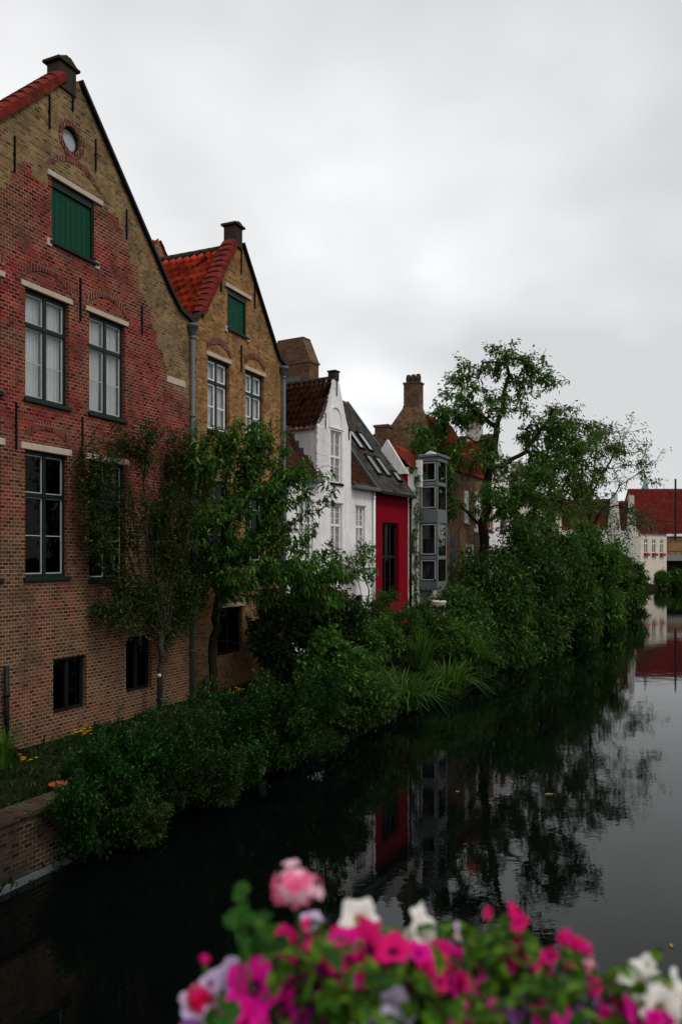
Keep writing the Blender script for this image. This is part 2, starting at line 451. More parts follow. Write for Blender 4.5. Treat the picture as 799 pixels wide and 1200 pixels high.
def window(parent, u0, u1, z0, z1, frame='green_paint', line='cream_line', glass='glass', y=.10, curtain=False, cols=2, trans=.68,
           bars=1, fw=.06, lintel=None, sill='green_paint', lite=.022, grid=None, sillz=.08, name='window', arch=None, bare=False):
    f = MB()
    f.box(u0, u0 + fw, y, y + .09, z0, z1); f.box(u1 - fw, u1, y, y + .09, z0, z1)
    f.box(u0 + fw, u1 - fw, y, y + .09, z1 - fw, z1); f.box(u0 + fw, u1 - fw, y, y + .09, z0, z0 + fw)
    xs = [u0 + fw]; W = (u1 - u0 - 2 * fw)
    for c in range(1, cols):
        x = u0 + fw + W * c / cols; f.box(x - fw * .62, x + fw * .62, y - .012, y + .088, z0 + fw, z1 - fw)
    zt = z0 + (z1 - z0) * trans if trans else None
    if zt: f.box(u0 + fw, u1 - fw, y - .02, y + .086, zt - fw * .62, zt + fw * .62)
    w = f.build(name, frame, parent, bevel=.006)
    cas = MB(); g = MB()
    zr = [(z0 + fw, zt - fw * .62), (zt + fw * .62, z1 - fw)] if zt else [(z0 + fw, z1 - fw)]
    for c in range(cols):
        a = u0 + fw + W * c / cols + (fw * .62 if c else 0); b = u0 + fw + W * (c + 1) / cols - (fw * .62 if c < cols - 1 else 0)
        for ri, (za, zb) in enumerate(zr):
            e = lite
            cas.box(a, a + e, y + .02, y + .06, za, zb); cas.box(b - e, b, y + .02, y + .06, za, zb)
            cas.box(a + e, b - e, y + .02, y + .06, zb - e, zb); cas.box(a + e, b - e, y + .02, y + .06, za, za + e)
            nb = (bars if ri == 0 and zt else 0) if grid is None else (grid[1] if (ri == 0 or not zt) else max(0, grid[1] - 1) if zt else grid[1])
            for k in range(nb):
                zz = za + (zb - za) * (k + 1) / (nb + 1); cas.box(a + e, b - e, y + .026, y + .052, zz - e * .4, zz + e * .4)
            if grid:
                for k in range(grid[0]):
                    xx = a + (b - a) * (k + 1) / (grid[0] + 1); cas.box(xx - e * .4, xx + e * .4, y + .024, y + .054, za + e, zb - e)
            g.face([(a + e, y + .04, za + e), (b - e, y + .04, za + e), (b - e, y + .04, zb - e), (a + e, y + .04, zb - e)])
    if not bare: cas.build('casement', line, w)
    g.build('pane', glass, w)
    if curtain:
        cm = MB(); nseg = 46; prev = None; rng = random.Random(int(u0 * 100))
        for (ca, cb, gap) in ((u0 + .03, (u0 + u1) / 2, 1), ((u0 + u1) / 2, u1 - .03, -1)):
            prev = None
            for k in range(nseg + 1):
                tt = k / nseg; x = ca + (cb - ca) * tt
                yy = y + .15 + .036 * math.sin(tt * 38 + .9 * math.sin(tt * 7 + u0)) + .016 * math.sin(tt * 83 + 2 * math.sin(tt * 5))
                cur = []
                for s in range(6):
                    zz = z0 + .03 + (z1 - z0 - .06) * s / 5
                    sq = .10 * (1 - s / 5) * curtain * W
                    pull = (tt if gap == 1 else 0) * -sq + ((1 - tt) if gap == -1 else 0) * sq
                    cur.append((x + pull, yy, zz))
                if prev:
                    for s in range(5): cm.face([prev[s], cur[s], cur[s + 1], prev[s + 1]], 0, True)
                prev = cur
        cm.build('curtain', 'curtain_cloth', w)
    if lintel:
        over, hh = lintel
        MB().box(u0 - over, u1 + over, -.025, .10, z1 + .012, z1 + hh).build('lintel', 'stone', w, bevel=.01)
    if sill:
        MB().box(u0 - .05, u1 + .05, -.06, y - .002, z0 - sillz, z0 + .004).build('sill', sill, w, bevel=.008)
    if arch:
        ex, rise, base = arch; am = MB(); n = 16; uc = (u0 + u1) / 2; hw = (u1 - u0) / 2 + ex
        for k in range(n):
            t0 = -1 + 2 * k / n; t1 = -1 + 2 * (k + 1) / n
            za, zb = base + rise * (1 - t0 * t0), base + rise * (1 - t1 * t1)
            a, b = uc + hw * t0, uc + hw * t1
            am.prism([(a + .006, za), (b - .006, zb), (b - .006, zb + .17), (a + .006, za + .17)], -.016, .05)
        am.build('relief_arch', 'arch_brick', w)
    return w

def anchors(parent, pts, ln=.75):
    for u, z in pts:
        MB().box(u - .013, u + .013, -.04, -.004, z - ln / 2, z + ln / 2).box(u - .028, u + .028, -.03, -.003, z - .02, z + .02).build('wall_anchor', 'iron', parent)

def downpipe(parent, u, z0, z1, mat='zinc', r=.055, hopper=True, y=-.10):
    mb = MB().tube([(u, y, z0), (u, y, z1)], r, 10)
    z = z0 + 1.2
    while z < z1: mb.tube([(u, y, z), (u, y, z + .07)], r + .014, 10); z += 2.1
    if hopper:
        mb.lathe([(r, z1 - .05), (r + .04, z1), (r + .07, z1 + .16), (r + .10, z1 + .18), (r + .10, z1 + .25), (0.0, z1 + .25)], (u, y, 0), 12)
    return mb.build('downpipe', mat, parent)

def facade(name, origin, tanv, label, cat='house'):
    """Empty whose local X runs along the facade away from us, local Y into the building, Z up"""
    return empty(name, (origin[0], origin[1], 0), label, cat, rz=math.atan2(1.0, tanv))

# ------------------------------------------------------------------ world, sun, camera
w = bpy.data.worlds.new('World'); SC.world = w; w.use_nodes = True; t = w.node_tree; t.nodes.clear()
out = N(t, 'ShaderNodeOutputWorld'); bg = N(t, 'ShaderNodeBackground')
SUN_EL, SUN_AZ = R(52), R(125)      # azimuth clockwise from +Y: behind the viewer's right shoulder
sky = N(t, 'ShaderNodeTexSky', sky_type='NISHITA'); sky.sun_disc = False; sky.sun_elevation = SUN_EL; sky.sun_rotation = SUN_AZ
gen = N(t, 'ShaderNodeTexCoord').outputs['Generated']
sp = N(t, 'ShaderNodeSeparateXYZ'); t.links.new(gen, sp.inputs[0])
den = math_(t, 'ADD', math_(t, 'MAXIMUM', sp.outputs[2], 0.0), .32)
cx = math_(t, 'DIVIDE', sp.outputs[0], den); cy = math_(t, 'DIVIDE', sp.outputs[1], den)
cmb = N(t, 'ShaderNodeCombineXYZ'); t.links.new(cx, cmb.inputs[0]); t.links.new(cy, cmb.inputs[1]); cmb.inputs[2].default_value = 9.3
n1 = noise(t, cmb.outputs[0], .85, 4, .45)
n2 = noise(t, cmb.outputs[0], 2.2, 5, .5)
nn = math_(t, 'ADD', math_(t, 'MULTIPLY', n1, .84), math_(t, 'MULTIPLY', n2, .16))
dirn = math_(t, 'MULTIPLY', cx, .10)
nn = math_(t, 'ADD', nn, dirn)
cloud = ramp(t, nn, [(.35, (11.0, 11.0, 11.0)), (.435, (9.4, 9.4, 9.4)), (.505, (7.4, 7.42, 7.45)), (.60, (5.5, 5.53, 5.58))])
full = mix(t, .94, sky.outputs[0], cloud)
t.links.new(full, bg.inputs[0]); bg.inputs[1].default_value = .128; t.links.new(bg.outputs[0], out.inputs[0])
sl = bpy.data.lights.new('sun', 'SUN'); sl.energy = 1.45; sl.angle = R(12); sl.color = (1, .97, .93)
so = bpy.data.objects.new('sun', sl); COL.objects.link(so)
sd = Vector((math.sin(SUN_AZ) * math.cos(SUN_EL), math.cos(SUN_AZ) * math.cos(SUN_EL), math.sin(SUN_EL)))
so.rotation_euler = sd.to_track_quat('Z', 'Y').to_euler(); so.location = (30, -30, 60)
cam = bpy.data.cameras.new('camera'); co = bpy.data.objects.new('camera', cam); COL.objects.link(co); SC.camera = co
co.location = (0, 0, EYE); co.rotation_euler = (R(90), 0, 0)
cam.sensor_fit = 'VERTICAL'; cam.sensor_width = 24; cam.sensor_height = 36; cam.lens = 28.0; cam.shift_y = 55 / 1200.0
cam.clip_start = .05; cam.clip_end = 6000
cam.dof.use_dof = True; cam.dof.focus_distance = 26; cam.dof.aperture_fstop = 2.9
SC.view_settings.view_transform = 'Standard'; SC.view_settings.look = 'None'; SC.view_settings.exposure = 0; SC.view_settings.gamma = 1
SC.cycles.max_bounces = 8; SC.cycles.transparent_max_bounces = 16; SC.cycles.use_denoising = True
SC.cycles.sample_clamp_indirect = 4

#==NEXT==
# ------------------------------------------------------------------ ground and water
SHORE = [(-30, -40), (-10.75, 0), (-5.75, 11.0), (-4.75, 13.1), (-1.9, 18.7), (0.1, 22.0), (2.2, 26.7), (5.3, 32), (8.9, 40.6), (19.5, 66), (33, 93), (47.5, 122), (54, 134)]
LN = Vector((-.9135, .4068))
def shore_w(x, y):
    """distance inland from the left waterline, measured along the house fronts' normal"""
    best = -1e9
    for (ax, ay), (bx, by) in zip(SHORE, SHORE[1:]):
        # solve (x,y) = a + s(b-a) + w LN
        dx, dy = bx - ax, by - ay; det = dx * LN.y - dy * LN.x
        rx, ry = x - ax, y - ay
        s = (rx * LN.y - ry * LN.x) / det; wv = (dx * ry - dy * rx) / det
        if -1e-6 <= s <= 1 + 1e-6: return wv
    return 0.0
PROF = [(-6, -1.6), (-1.5, -.9), (-.4, -.35), (0, .02), (.12, .42), (.5, .72), (1.2, .95), (2.4, 1.12), (4, 1.28), (7, 1.5), (14, 1.7), (40, 1.8), (150, 1.9), (900, 2.0)]
def ground_h(x, y):
    wv = shore_w(x, y); wv = wv if y < 25 else wv
    h = float(np.interp(wv, [p[0] for p in PROF], [p[1] for p in PROF]))
    return h
def make_ground():
    mb = MB(); rng = random.Random(5)
    pts = []
    for (ax, ay), (bx, by) in zip(SHORE, SHORE[1:]):
        n = max(2, int(math.hypot(bx - ax, by - ay) / 1.0))
        pts += [(ax + (bx - ax) * k / n, ay + (by - ay) * k / n) for k in range(n)]
    pts.append(SHORE[-1])
    rows = []
    for x, y in pts:
        rows.append([(x + LN.x * wv, y + LN.y * wv, h + (rng.uniform(-.05, .05) if .3 < wv < 6 else 0)) for wv, h in PROF])
    for r0, r1 in zip(rows, rows[1:]):
        for k in range(len(PROF) - 1): mb.face([r0[k], r1[k], r1[k + 1], r0[k + 1]][::-1], 0, True)
    # far bank behind the end of the canal, and the right bank out of the picture
    e = rows[-1]
    for k in range(len(PROF) - 1):
        a, b = e[k], e[k + 1]
        mb.face([(a[0], a[1], a[2]), (b[0], b[1], b[2]), (b[0] * 1.0, 2500, b[2]), (a[0], 2500, a[2])][::-1], 0, True)
    for k in range(3, len(PROF) - 1):
        h0, h1 = PROF[k][1], PROF[k + 1][1]; y0 = 137 + min(PROF[k][0], 200); y1 = 137 + min(PROF[k + 1][0], 2400) if k < len(PROF) - 2 else 2500
        mb.face([(54, y0, h0 - .01), (1500, y0, h0 - .01), (1500, y1, h1 - .01), (54, y1, h1 - .01)], 0, True)
    A = Vector((6, -40)); B = Vector((96, 140))
    for k in range(3, len(PROF) - 1):
        w0, w1 = PROF[k][0], PROF[k + 1][0]
        mb.face([(A.x + .9 * w0, A.y - .4 * w0, PROF[k][1]), (A.x + .9 * w1, A.y - .4 * w1, PROF[k + 1][1]), (B.x + .9 * w1, B.y - .4 * w1, PROF[k + 1][1]), (B.x + .9 * w0, B.y - .4 * w0, PROF[k][1])], 0, True)
    mb.face([(-2500, -2500, -1.7), (2500, -2500, -1.7), (2500, 2500, -1.7), (-2500, 2500, -1.7)])
    return tag(mb.build('ground', 'ground_soil', uv=False), kind='structure')
make_ground()
wm = MB(); wm.face([(-400, -300, 0), (700, -300, 0), (700, 500, 0), (-400, 500, 0)])
tag(wm.build('water', 'canal_water', uv=False), kind='structure')
# the bridge under the viewer: pavement and stone parapet with a planting trough (below the frame)
pv = MB().box(-14, 14, -3.5, 1.25, 3.05, 3.36)
tag(pv.build('pavement', 'concrete'), kind='structure')

# ------------------------------------------------------------------ house 1: red and yellow brick gable
TA = .4453
H1 = facade('gabled_brick_house', (-4.0706, 21.4), TA, 'tall brick gable house with dark red lower wall, yellow brick peak and lace curtained windows')
g = H1; uc = -4.42; D1 = 11
out1 = [(-8.9, 0), (-.01, 0), (-.01, 11.42), (-.45, 11.56), (-.9, 11.98), (uc + .22, 15.50), (uc - .22, 15.50), (-7.95, 11.98), (-8.45, 11.56), (-8.9, 11.42)]
cx_, cz_, rr = -4.42, 14.14, .27
ocu = [(cx_ + rr * math.cos(k * math.pi / 10), cz_ + rr * math.sin(k * math.pi / 10)) for k in range(20)]
holes = [rect(-5.73, -4.50, 8.28, 10.52), rect(-3.86, -2.63, 8.30, 10.54), rect(-5.0, -3.70, 11.72, 13.06),
         rect(-7.62, -6.36, 4.62, 7.22), rect(-5.73, -4.53, 4.62, 7.22), rect(-3.86, -2.62, 4.52, 7.22),
         rect(-4.96, -3.95, 1.69, 2.87), rect(-2.60, -1.62, 1.78, 3.12), rect(-7.62, -6.36, 8.28, 10.52), ocu]
redz = [(-8.85, 0.02), (-.06, 0.02), (-.06, 9.3), (-.55, 9.42), (-.95, 9.6), (-1.02, 9.9), (-1.5, 10.75), (-1.85, 11.42), (-2.1, 11.55), (-2.12, 11.9), (-2.55, 12.3), (-2.6, 12.62), (-3.0, 13.04),
        (-3.3, 13.04), (-3.32, 12.95), (-3.62, 12.95), (-3.62, 13.08), (-5.1, 13.08), (-5.12, 12.8), (-5.45, 12.85), (-5.65, 13.08), (-5.8, 13.06), (-6.1, 12.6), (-6.38, 12.12), (-6.9, 11.5), (-7.4, 10.7), (-8.0, 9.7), (-8.85, 9.4)]
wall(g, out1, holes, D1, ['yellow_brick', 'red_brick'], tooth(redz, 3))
for (a, b, z0, z1) in ((-5.73, -4.50, 8.28, 10.52), (-3.86, -2.63, 8.30, 10.54), (-7.62, -6.36, 8.28, 10.52)):
    window(g, a, b, z0, z1, curtain=.55 if a > -4 else .15, lintel=(.11, .13), arch=(.10, .30, z1 + .18), fw=.075, y=.09, lite=.026)
for (a, b, z0, z1) in ((-5.73, -4.53, 4.62, 7.22), (-3.86, -2.62, 4.52, 7.22), (-7.62, -6.36, 4.62, 7.22)):
    w_ = window(g, a, b, z0, z1, glass='dim_glass', line='cream_line', lintel=(.11, .15), arch=(.04, .26, z1 + .22), fw=.07, y=.09, lite=.021, trans=.655)
    bb = MB()
    for k in range(9): bb.tube([(a + .1 + k * (b - a - .2) / 8, .22, z0 + .05), (a + .1 + k * (b - a - .2) / 8, .22, z1 - .05)], .011, 6)
    bb.build('window_bars', 'iron', w_)
for (a, b, z0, z1) in ((-4.96, -3.95, 1.69, 2.87), (-2.60, -1.62, 1.78, 3.12)):
    window(g, a, b, z0, z1, frame='dark_frame', line='dark_frame', glass='dim_glass', cols=2, trans=None, sill=None, y=.1, lite=.02, name='basement_window')
def hatch(parent, a, b, z0, z1, lintel=True):
    mb = MB(); n = 8
    for k in range(n):
        x0 = a + (b - a) * k / n; x1 = a + (b - a) * (k + 1) / n
        mb.box(x0 + .006, x1 - .006, .075, .10 + .004 * (k % 2), z0 + .04, z1 - .16)
    mb.box(a, b, .10, .12, z0, z1)
    h = mb.build('loading_hatch', 'shutter_green', parent, bevel=.004)
    MB().box(a, b, .03, .13, z1 - .15, z1).box(a, a + .05, .03, .099, z0, z1 - .15).box(b - .05, b, .03, .099, z0, z1 - .15).build('hatch_frame', 'green_paint', h)
    MB().box(a - .08, b + .12, -.05, .06, z0 - .06, z0 + .0).build('sill', 'dark_frame', h)
    MB().box(a - .13, b + .26, -.045, .08, z1 + .01, z1 + .13).build('lintel', 'stone', h, bevel=.01)
    for u in (a - .15, b + .02): MB().box(u, u + .13, -.03, .05, z0 - .13, z0 + .03).build('corbel_stone', 'stone', h)
    return h
h = hatch(g, -5.0, -3.70, 11.72, 13.06)
am = MB(); n = 18
for k in range(n):
    t0 = -1 + 2 * k / n; t1 = -1 + 2 * (k + 1) / n
    za, zb = 13.28 + .36 * (1 - t0 * t0), 13.28 + .36 * (1 - t1 * t1)
    am.prism([(-4.3 + .82 * t0 + .006, za), (-4.3 + .82 * t1 - .006, zb), (-4.3 + .82 * t1 - .006, zb + .12), (-4.3 + .82 * t0 + .006, za + .12)], -.014, .05)
am.build('relief_arch', 'arch_brick', g)
oc = MB()
for k in range(20):
    a0, a1 = k * math.pi / 10 + .02, (k + 1) * math.pi / 10 - .02
    P = lambda r_, a_: (cx_ + r_ * math.cos(a_), cz_ + r_ * math.sin(a_))
    oc.prism([P(rr + .005, a0), P(rr + .12, a0), P(rr + .12, a1), P(rr + .005, a1)], -.02, .05)
oo = oc.build('round_window', 'arch_brick', g)
pm = MB(); pm.prism([(cx_ + (rr - .02) * math.cos(k * math.pi / 10), cz_ + (rr - .02) * math.sin(k * math.pi / 10)) for k in range(20)], .10, .13); pm.build('pane', 'grey_plate', oo)
fm = MB()
for k in range(20):
    a0, a1 = k * math.pi / 10, (k + 1) * math.pi / 10
    fm.prism([P(rr - .04, a0), P(rr, a0), P(rr, a1), P(rr - .04, a1)], .06, .10)
fm.build('frame', 'dark_frame', oo)
anchors(g, [(-4.40, 15.12), (-5.08, 14.40), (-6.02, 13.08), (-3.67, 14.15), (-2.60, 12.98), (-2.02, 10.85)], .72)
anchors(g, [(-4.16, 10.72), (-5.98, 7.66), (-4.10, 7.68)], .95)
MB().box(-1.0, -.2, -.02, .08, 9.56, 9.72).build('stone_block', 'stone', g)
roof_sheet('roof', g, (-8.75, .10, 11.30), (0, 1, 0), (uc + 8.75, 0, 15.25 - 11.30), D1 + .2, math.hypot(uc + 8.75, 3.95), 'dark_tile', flip=True, seed=3)
roof_sheet('roof', g, (-.12, .10, 11.30), (0, 1, 0), (uc + .12, 0, 15.25 - 11.30), D1 + .2, math.hypot(uc + .12, 3.95), 'dark_tile', seed=4)
coping_tiles(g, (-8.6, 0, 11.58), (uc - .30, 0, 15.40), .40, 'coping_tile', 19)
rc = MB()
for a, b in zip([(.06, 11.40), (-.47, 11.56), (-.94, 11.99)], [(-.47, 11.56), (-.94, 11.99), (uc + .26, 15.50)]):
    rc.prism([(a[0], a[1] - .03), (b[0], b[1] - .03), (b[0], b[1] + .07), (a[0], a[1] + .07)][::-1], -.10, .34)
rc.build('coping', 'dark_frame', g)
cb = MB().box(-4.80, -4.30, -.04, .34, 15.10, 15.66).box(-4.88, -4.22, -.09, .40, 15.66, 15.73)
cb.prism([(-4.84, 15.73), (-4.26, 15.73), (-4.48, 15.86), (-4.62, 15.86)], -.05, .36)
cb.build('apex_block', 'cap_stone', g, bevel=.015)
downpipe(g, .02, 1.3, 11.05)
downpipe(g, -6.30, 1.1, 2.9, 'dark_frame', .05, False)

# ------------------------------------------------------------------ house 2: ochre brick gable
H2 = facade('gabled_brick_house', (-4.0706, 21.4), TA, 'narrower ochre brick gable house with orange red roof, between red wall and white house')
g = H2; uc = 2.53; D2 = 9
out2 = [(.0, 0), (5.45, 0), (5.45, 11.38), (5.02, 11.52), (4.72, 11.86), (uc + .2, 14.42), (uc - .2, 14.42), (.62, 11.92), (.36, 11.60), (.0, 11.46)]
holes = [rect(.90, 2.04, 8.62, 10.67), rect(2.93, 4.06, 8.66, 10.72), rect(1.92, 2.98, 11.72, 12.88), rect(1.38, 2.76, 2.22, 3.58), rect(3.75, 5.0, 1.2, 4.05), rect(.9, 2.04, 4.9, 7.2), rect(2.93, 4.06, 4.9, 7.2)]
wall(g, out2, holes, D2, ['ochre_brick'], y=.012)
for i, (a, b, z0, z1) in enumerate(((.90, 2.04, 8.62, 10.67), (2.93, 4.06, 8.66, 10.72))):
    window(g, a, b, z0, z1, lintel=(.08 if i == 0 else .07, .13), curtain=.9, fw=.07, lite=.05, line='white_paint', arch=(.05, .26, z1 + .2), glass='glass', y=.11)
for (a, b, z0, z1) in ((.90, 2.04, 4.9, 7.2), (2.93, 4.06, 4.9, 7.2)): window(g, a, b, z0, z1, glass='dim_glass', lintel=(.1, .14), lite=.03, y=.11)
window(g, 1.38, 2.76, 2.22, 3.58, frame='dark_frame', line='dark_frame', glass='dim_glass', trans=None, lintel=(.1, .12), sill=None, y=.11)
dm = MB(); 
for k in range(6): dm.box(3.78 + k * .2, 3.97 + k * .2, .12, .16 + .006 * (k % 2), 1.2, 4.02)
dd = dm.build('door', 'dark_frame', g)  # dark door invented where tree shadow blackens the wall
MB().lathe([(0, 0), (.03, .01), (.03, .05), (0, .06)], (4.8, .10, 2.4), 8).build('handle', 'iron', dd)
hatch(g, 1.92, 2.98, 11.72, 12.88)
anchors(g, [(2.66, 11.0), (1.55, 13.05), (2.66, 13.95), (3.45, 13.1)], .8)
roof_sheet('roof', g, (.16, .15, 11.36), (0, 1, 0), (uc - .16, 0, 14.28 - 11.36), D2, math.hypot(uc - .16, 2.92), 'red_tile', tw=.26, th=.36, amp=.062, step=.10, flip=True, seed=6)
roof_sheet('roof', g, (5.3, .15, 11.36), (0, 1, 0), (uc - 5.3, 0, 14.28 - 11.36), D2, math.hypot(uc - 5.3, 2.92), 'red_tile', seed=7)
rm = MB()
for k in range(26):
    y = .3 + k * .34; rm.tube([(uc, y, 14.30), (uc, y + .37, 14.315)], [.125, .105], 8)
rm.build('ridge_tiles', 'cap_stone', g)
coping_tiles(g, (.52, 0, 11.74), (uc - .26, 0, 14.36), .42, 'coping_tile', 13)
rc = MB()
for a, b in zip([(5.55, 11.38), (5.04, 11.53), (4.74, 11.88)], [(5.04, 11.53), (4.74, 11.88), (uc + .22, 14.42)]):
    rc.prism([(a[0], a[1] - .03), (b[0], b[1] - .03), (b[0], b[1] + .07), (a[0], a[1] + .07)][::-1], -.09, .3)
rc.build('coping', 'dark_frame', g); rc = MB()
for a, b in zip([(.0, 11.47), (.36, 11.61)], [(.36, 11.61), (.56, 11.82)]):
    rc.prism([(a[0], a[1] - .03), (b[0], b[1] - .03), (b[0], b[1] + .06), (a[0], a[1] + .06)], -.09, .3)
rc.build('coping', 'dark_frame', g)
cb = MB().box(uc - .26, uc + .14, -.05, .36, 14.25, 14.86).box(uc - .34, uc + .22, -.11, .42, 14.86, 14.93).prism([(uc - .28, 14.93), (uc + .16, 14.93), (uc - .0, 15.0), (uc - .12, 15.0)], -.07, .38)
cb.build('apex_block', 'cap_stone', g, bevel=.012)
downpipe(g, 5.20, 1.3, 11.05)

# rear house whose red verge shows above the valley between the two gables
RH = facade('rear_house', (-4.0706, 21.4), TA, 'house behind the valley of the two brick gables, only its red tiled verge showing')
wm_ = wall(RH, [(2.6, 0), (9.6, 0), (9.6, 13.2), (6.1, 16.75), (2.6, 13.2)], [], 6, ['brown_brick'], y=5.6)
roof_sheet('roof', RH, (9.8, 5.5, 13.0), (0, 1, 0), (-1, 0, 1.014), 6, 5.2, 'red_tile', seed=12)
roof_sheet('roof', RH, (2.4, 5.5, 13.0), (0, 1, 0), (1, 0, 1.014), 6, 5.2, 'red_tile', flip=True, seed=13)

# ------------------------------------------------------------------ white house
TB = .59
WH = facade('whitewashed_house', (-1.8, 26.5), TB, 'whitewashed house with a gabled wall dormer, brown tiled roof and tall small paned windows')
g = WH
o3 = [(0, 0), (6.10, 0), (6.10, 7.86), (4.28, 7.86), (4.28, 9.72), (4.16, 9.86), (3.98, 10.12), (3.80, 10.5), (3.63, 10.97), (3.45, 11.4), (3.32, 11.66), (3.08, 11.66), (2.95, 11.4), (2.77, 10.97), (2.60, 10.5), (2.42, 10.12), (2.24, 9.82), (1.95, 9.70), (1.95, 7.86), (0, 7.86)]
hs = [rect(2.80, 3.62, 7.78, 9.70), rect(.74, 1.62, 4.92, 7.02), rect(2.82, 3.62, 4.92, 7.02), rect(4.66, 5.38, 4.92, 7.02), rect(4.62, 5.2, 2.9, 3.6)]
wl = wall(g, o3, hs, .34, ['white_plaster'], reveal=.14, backs=True)
bd = MB()   # side walls and back of the main block
bd.face([(0, .34, 0), (0, 7.2, 0), (0, 7.2, 7.86), (0, 3.8, 12.0), (0, .34, 7.86)][::-1]); bd.face([(6.1, .34, 0), (6.1, 7.2, 0), (6.1, 7.2, 7.86), (6.1, 3.8, 12.0), (6.1, .34, 7.86)]); bd.face([(0, 7.2, 0), (6.1, 7.2, 0), (6.1, 7.2, 7.86), (0, 7.2, 7.86)])
bd.build('wall', 'white_plaster', g)
window(g, 2.80, 3.62, 7.78, 9.70, frame='white_paint', line='white_paint', trans=.5, grid=(1, 2), fw=.05, lite=.025, sill='dark_wood', y=.08)
for (a, b) in ((.74, 1.62), (2.82, 3.62), (4.66, 5.38)):
    window(g, a, b, 4.92, 7.02, frame='white_paint', line='white_paint', trans=.62, grid=(1, 3), fw=.05, lite=.025, sill='stone', lintel=(.07, .07), y=.08)
window(g, 4.62, 5.2, 2.9, 3.6, frame='dark_frame', line='dark_frame', trans=None, cols=1, sill=None, glass='dim_glass')
# niche arch above the dormer window
nm = MB(); uc = 3.14; n = 14
for k in range(n):
    a0, a1 = math.pi * k / n, math.pi * (k + 1) / n
    q = lambda r_, a_: (uc + r_ * math.cos(a_), 10.12 + r_ * 1.05 * math.sin(a_))
    nm.prism([q(.40, a0), q(.47, a0), q(.47, a1), q(.40, a1)], -.035, .02)
nm.box(2.66, 3.72, -.035, .02, 9.76, 9.83); nm.box(2.67, 2.74, -.035, .02, 9.83, 10.12); nm.box(3.54, 3.61, -.035, .02, 9.83, 10.12)
nm.build('niche_arch', 'white_plaster', g, bevel=.01)
anchors(g, [(2.42, 9.95), (4.10, 9.75), (3.20, 11.25)], .55)
# rough white brick toothing on the dormer's left edge
tb = MB(); rng = random.Random(4)
for k in range(24):
    z = 7.95 + k * .075; 
    if z < 9.68: tb.box(1.90 - rng.random() * .07, 2.62 + rng.random() * .1, -.012 - rng.random() * .008, .02, z + .008, z + .068)
for k in range(24):
    z = 9.72 + k * .076; e = np.interp(z, [9.72, 9.86, 10.12, 10.5, 10.97, 11.4, 11.66], [1.93, 2.24, 2.42, 2.60, 2.77, 2.95, 3.08])
    if z < 11.5: tb.box(e - .02 - rng.random() * .06, e + .10 + rng.random() * .12, -.014, .02, z + .008, z + .07)
tb.build('brick_edging', 'white_plaster', g)
dc = MB()   # dormer cheeks
for u in (1.95, 4.28):
    dc.face([(u, .34, 7.86), (u, 3.0, 11.4), (u, 1.72, 9.72), (u, .34, 9.72)])
dc.build('dormer_cheek', 'white_plaster', g)
PB = 53.0
pit = math.tan(R(PB))
def slope_main(u0, u1, mat, off=0.0, z0=7.80, top=12.02, tw=.2, th=.27, amp=.02, seed=1):
    L_ = (top - z0) / math.sin(R(PB))
    return roof_sheet('roof', g, (u0, -.14 + off * .6, z0 - .14 * pit * 0 + off), (1, 0, 0), (0, math.cos(R(PB)), math.sin(R(PB))), u1 - u0, L_, mat, tw, th, amp, .03, seed=seed)
slope_main(0, 1.95, 'brown_tile', seed=21)
slope_main(4.28, 6.12, 'brown_tile', seed=22)
# the strip of main roof behind the dormer
roof_sheet('roof', g, (1.95, 1.35, 9.72), (1, 0, 0), (0, math.cos(R(PB)), math.sin(R(PB))), 2.33, 2.9, 'brown_tile', .2, .27, .02, .022, seed=23)
roof_sheet('roof', g, (0, 7.4, 7.7), (1, 0, 0), (0, -3.6, 4.3), 6.1, 5.6, 'brown_tile', .2, .27, .02, .022, flip=True, seed=24)
# dormer roof
hw = 1.32; rl = math.hypot(1.14, 1.98)
roof_sheet('roof', g, (1.88, .05, 9.58), (0, 1, 0), (3.18 - 1.88, 0, 11.62 - 9.58), 3.4, math.hypot(1.3, 2.04), 'brown_tile', .22, .30, .04, .06, flip=True, seed=25)
roof_sheet('roof', g, (4.46, .05, 9.58), (0, 1, 0), (3.20 - 4.46, 0, 11.62 - 9.58), 3.4, math.hypot(1.3, 2.04), 'brown_tile', .19, .26, .03, .035, seed=26)
rm = MB()
for k in range(11): rm.tube([(3.19, .2 + k * .31, 11.63), (3.19, .54 + k * .31, 11.645)], [.11, .095], 8)
rm.build('ridge_tiles', 'cap_stone', g)
MB().box(3.06, 3.34, -.05, .28, 11.55, 11.86).box(3.02, 3.38, -.08, .31, 11.86, 11.92).build('apex_block', 'cap_stone', g, bevel=.02)
fl = MB()   # stepped lead flashing up the dormer's cheek and the valley
for k in range(7):
    zz = 7.95 + k * .27; yy = (zz - 7.8) / pit - .12
    fl.box(1.915, 1.944, yy, yy + .24, zz, zz + .22)
fl.bar((1.90, 1.30, 9.62), (1.30 + 1.9 - 1.3, 1.34, 9.66), .05, .05)
fl.bar((1.86, 1.26, 9.62), (3.0, 2.72, 11.5), .10, .04)
fl.build('lead_flashing', 'lead', g)
for a, c_ in ((1.0, 1.94), (4.30, 6.1)): MB().box(a, c_, -.30, -.02, 7.66, 7.80).build('gutter', 'zinc', g, bevel=.02)
downpipe(g, 5.98, 2.0, 7.66, 'white_paint', .05, False, -.09)
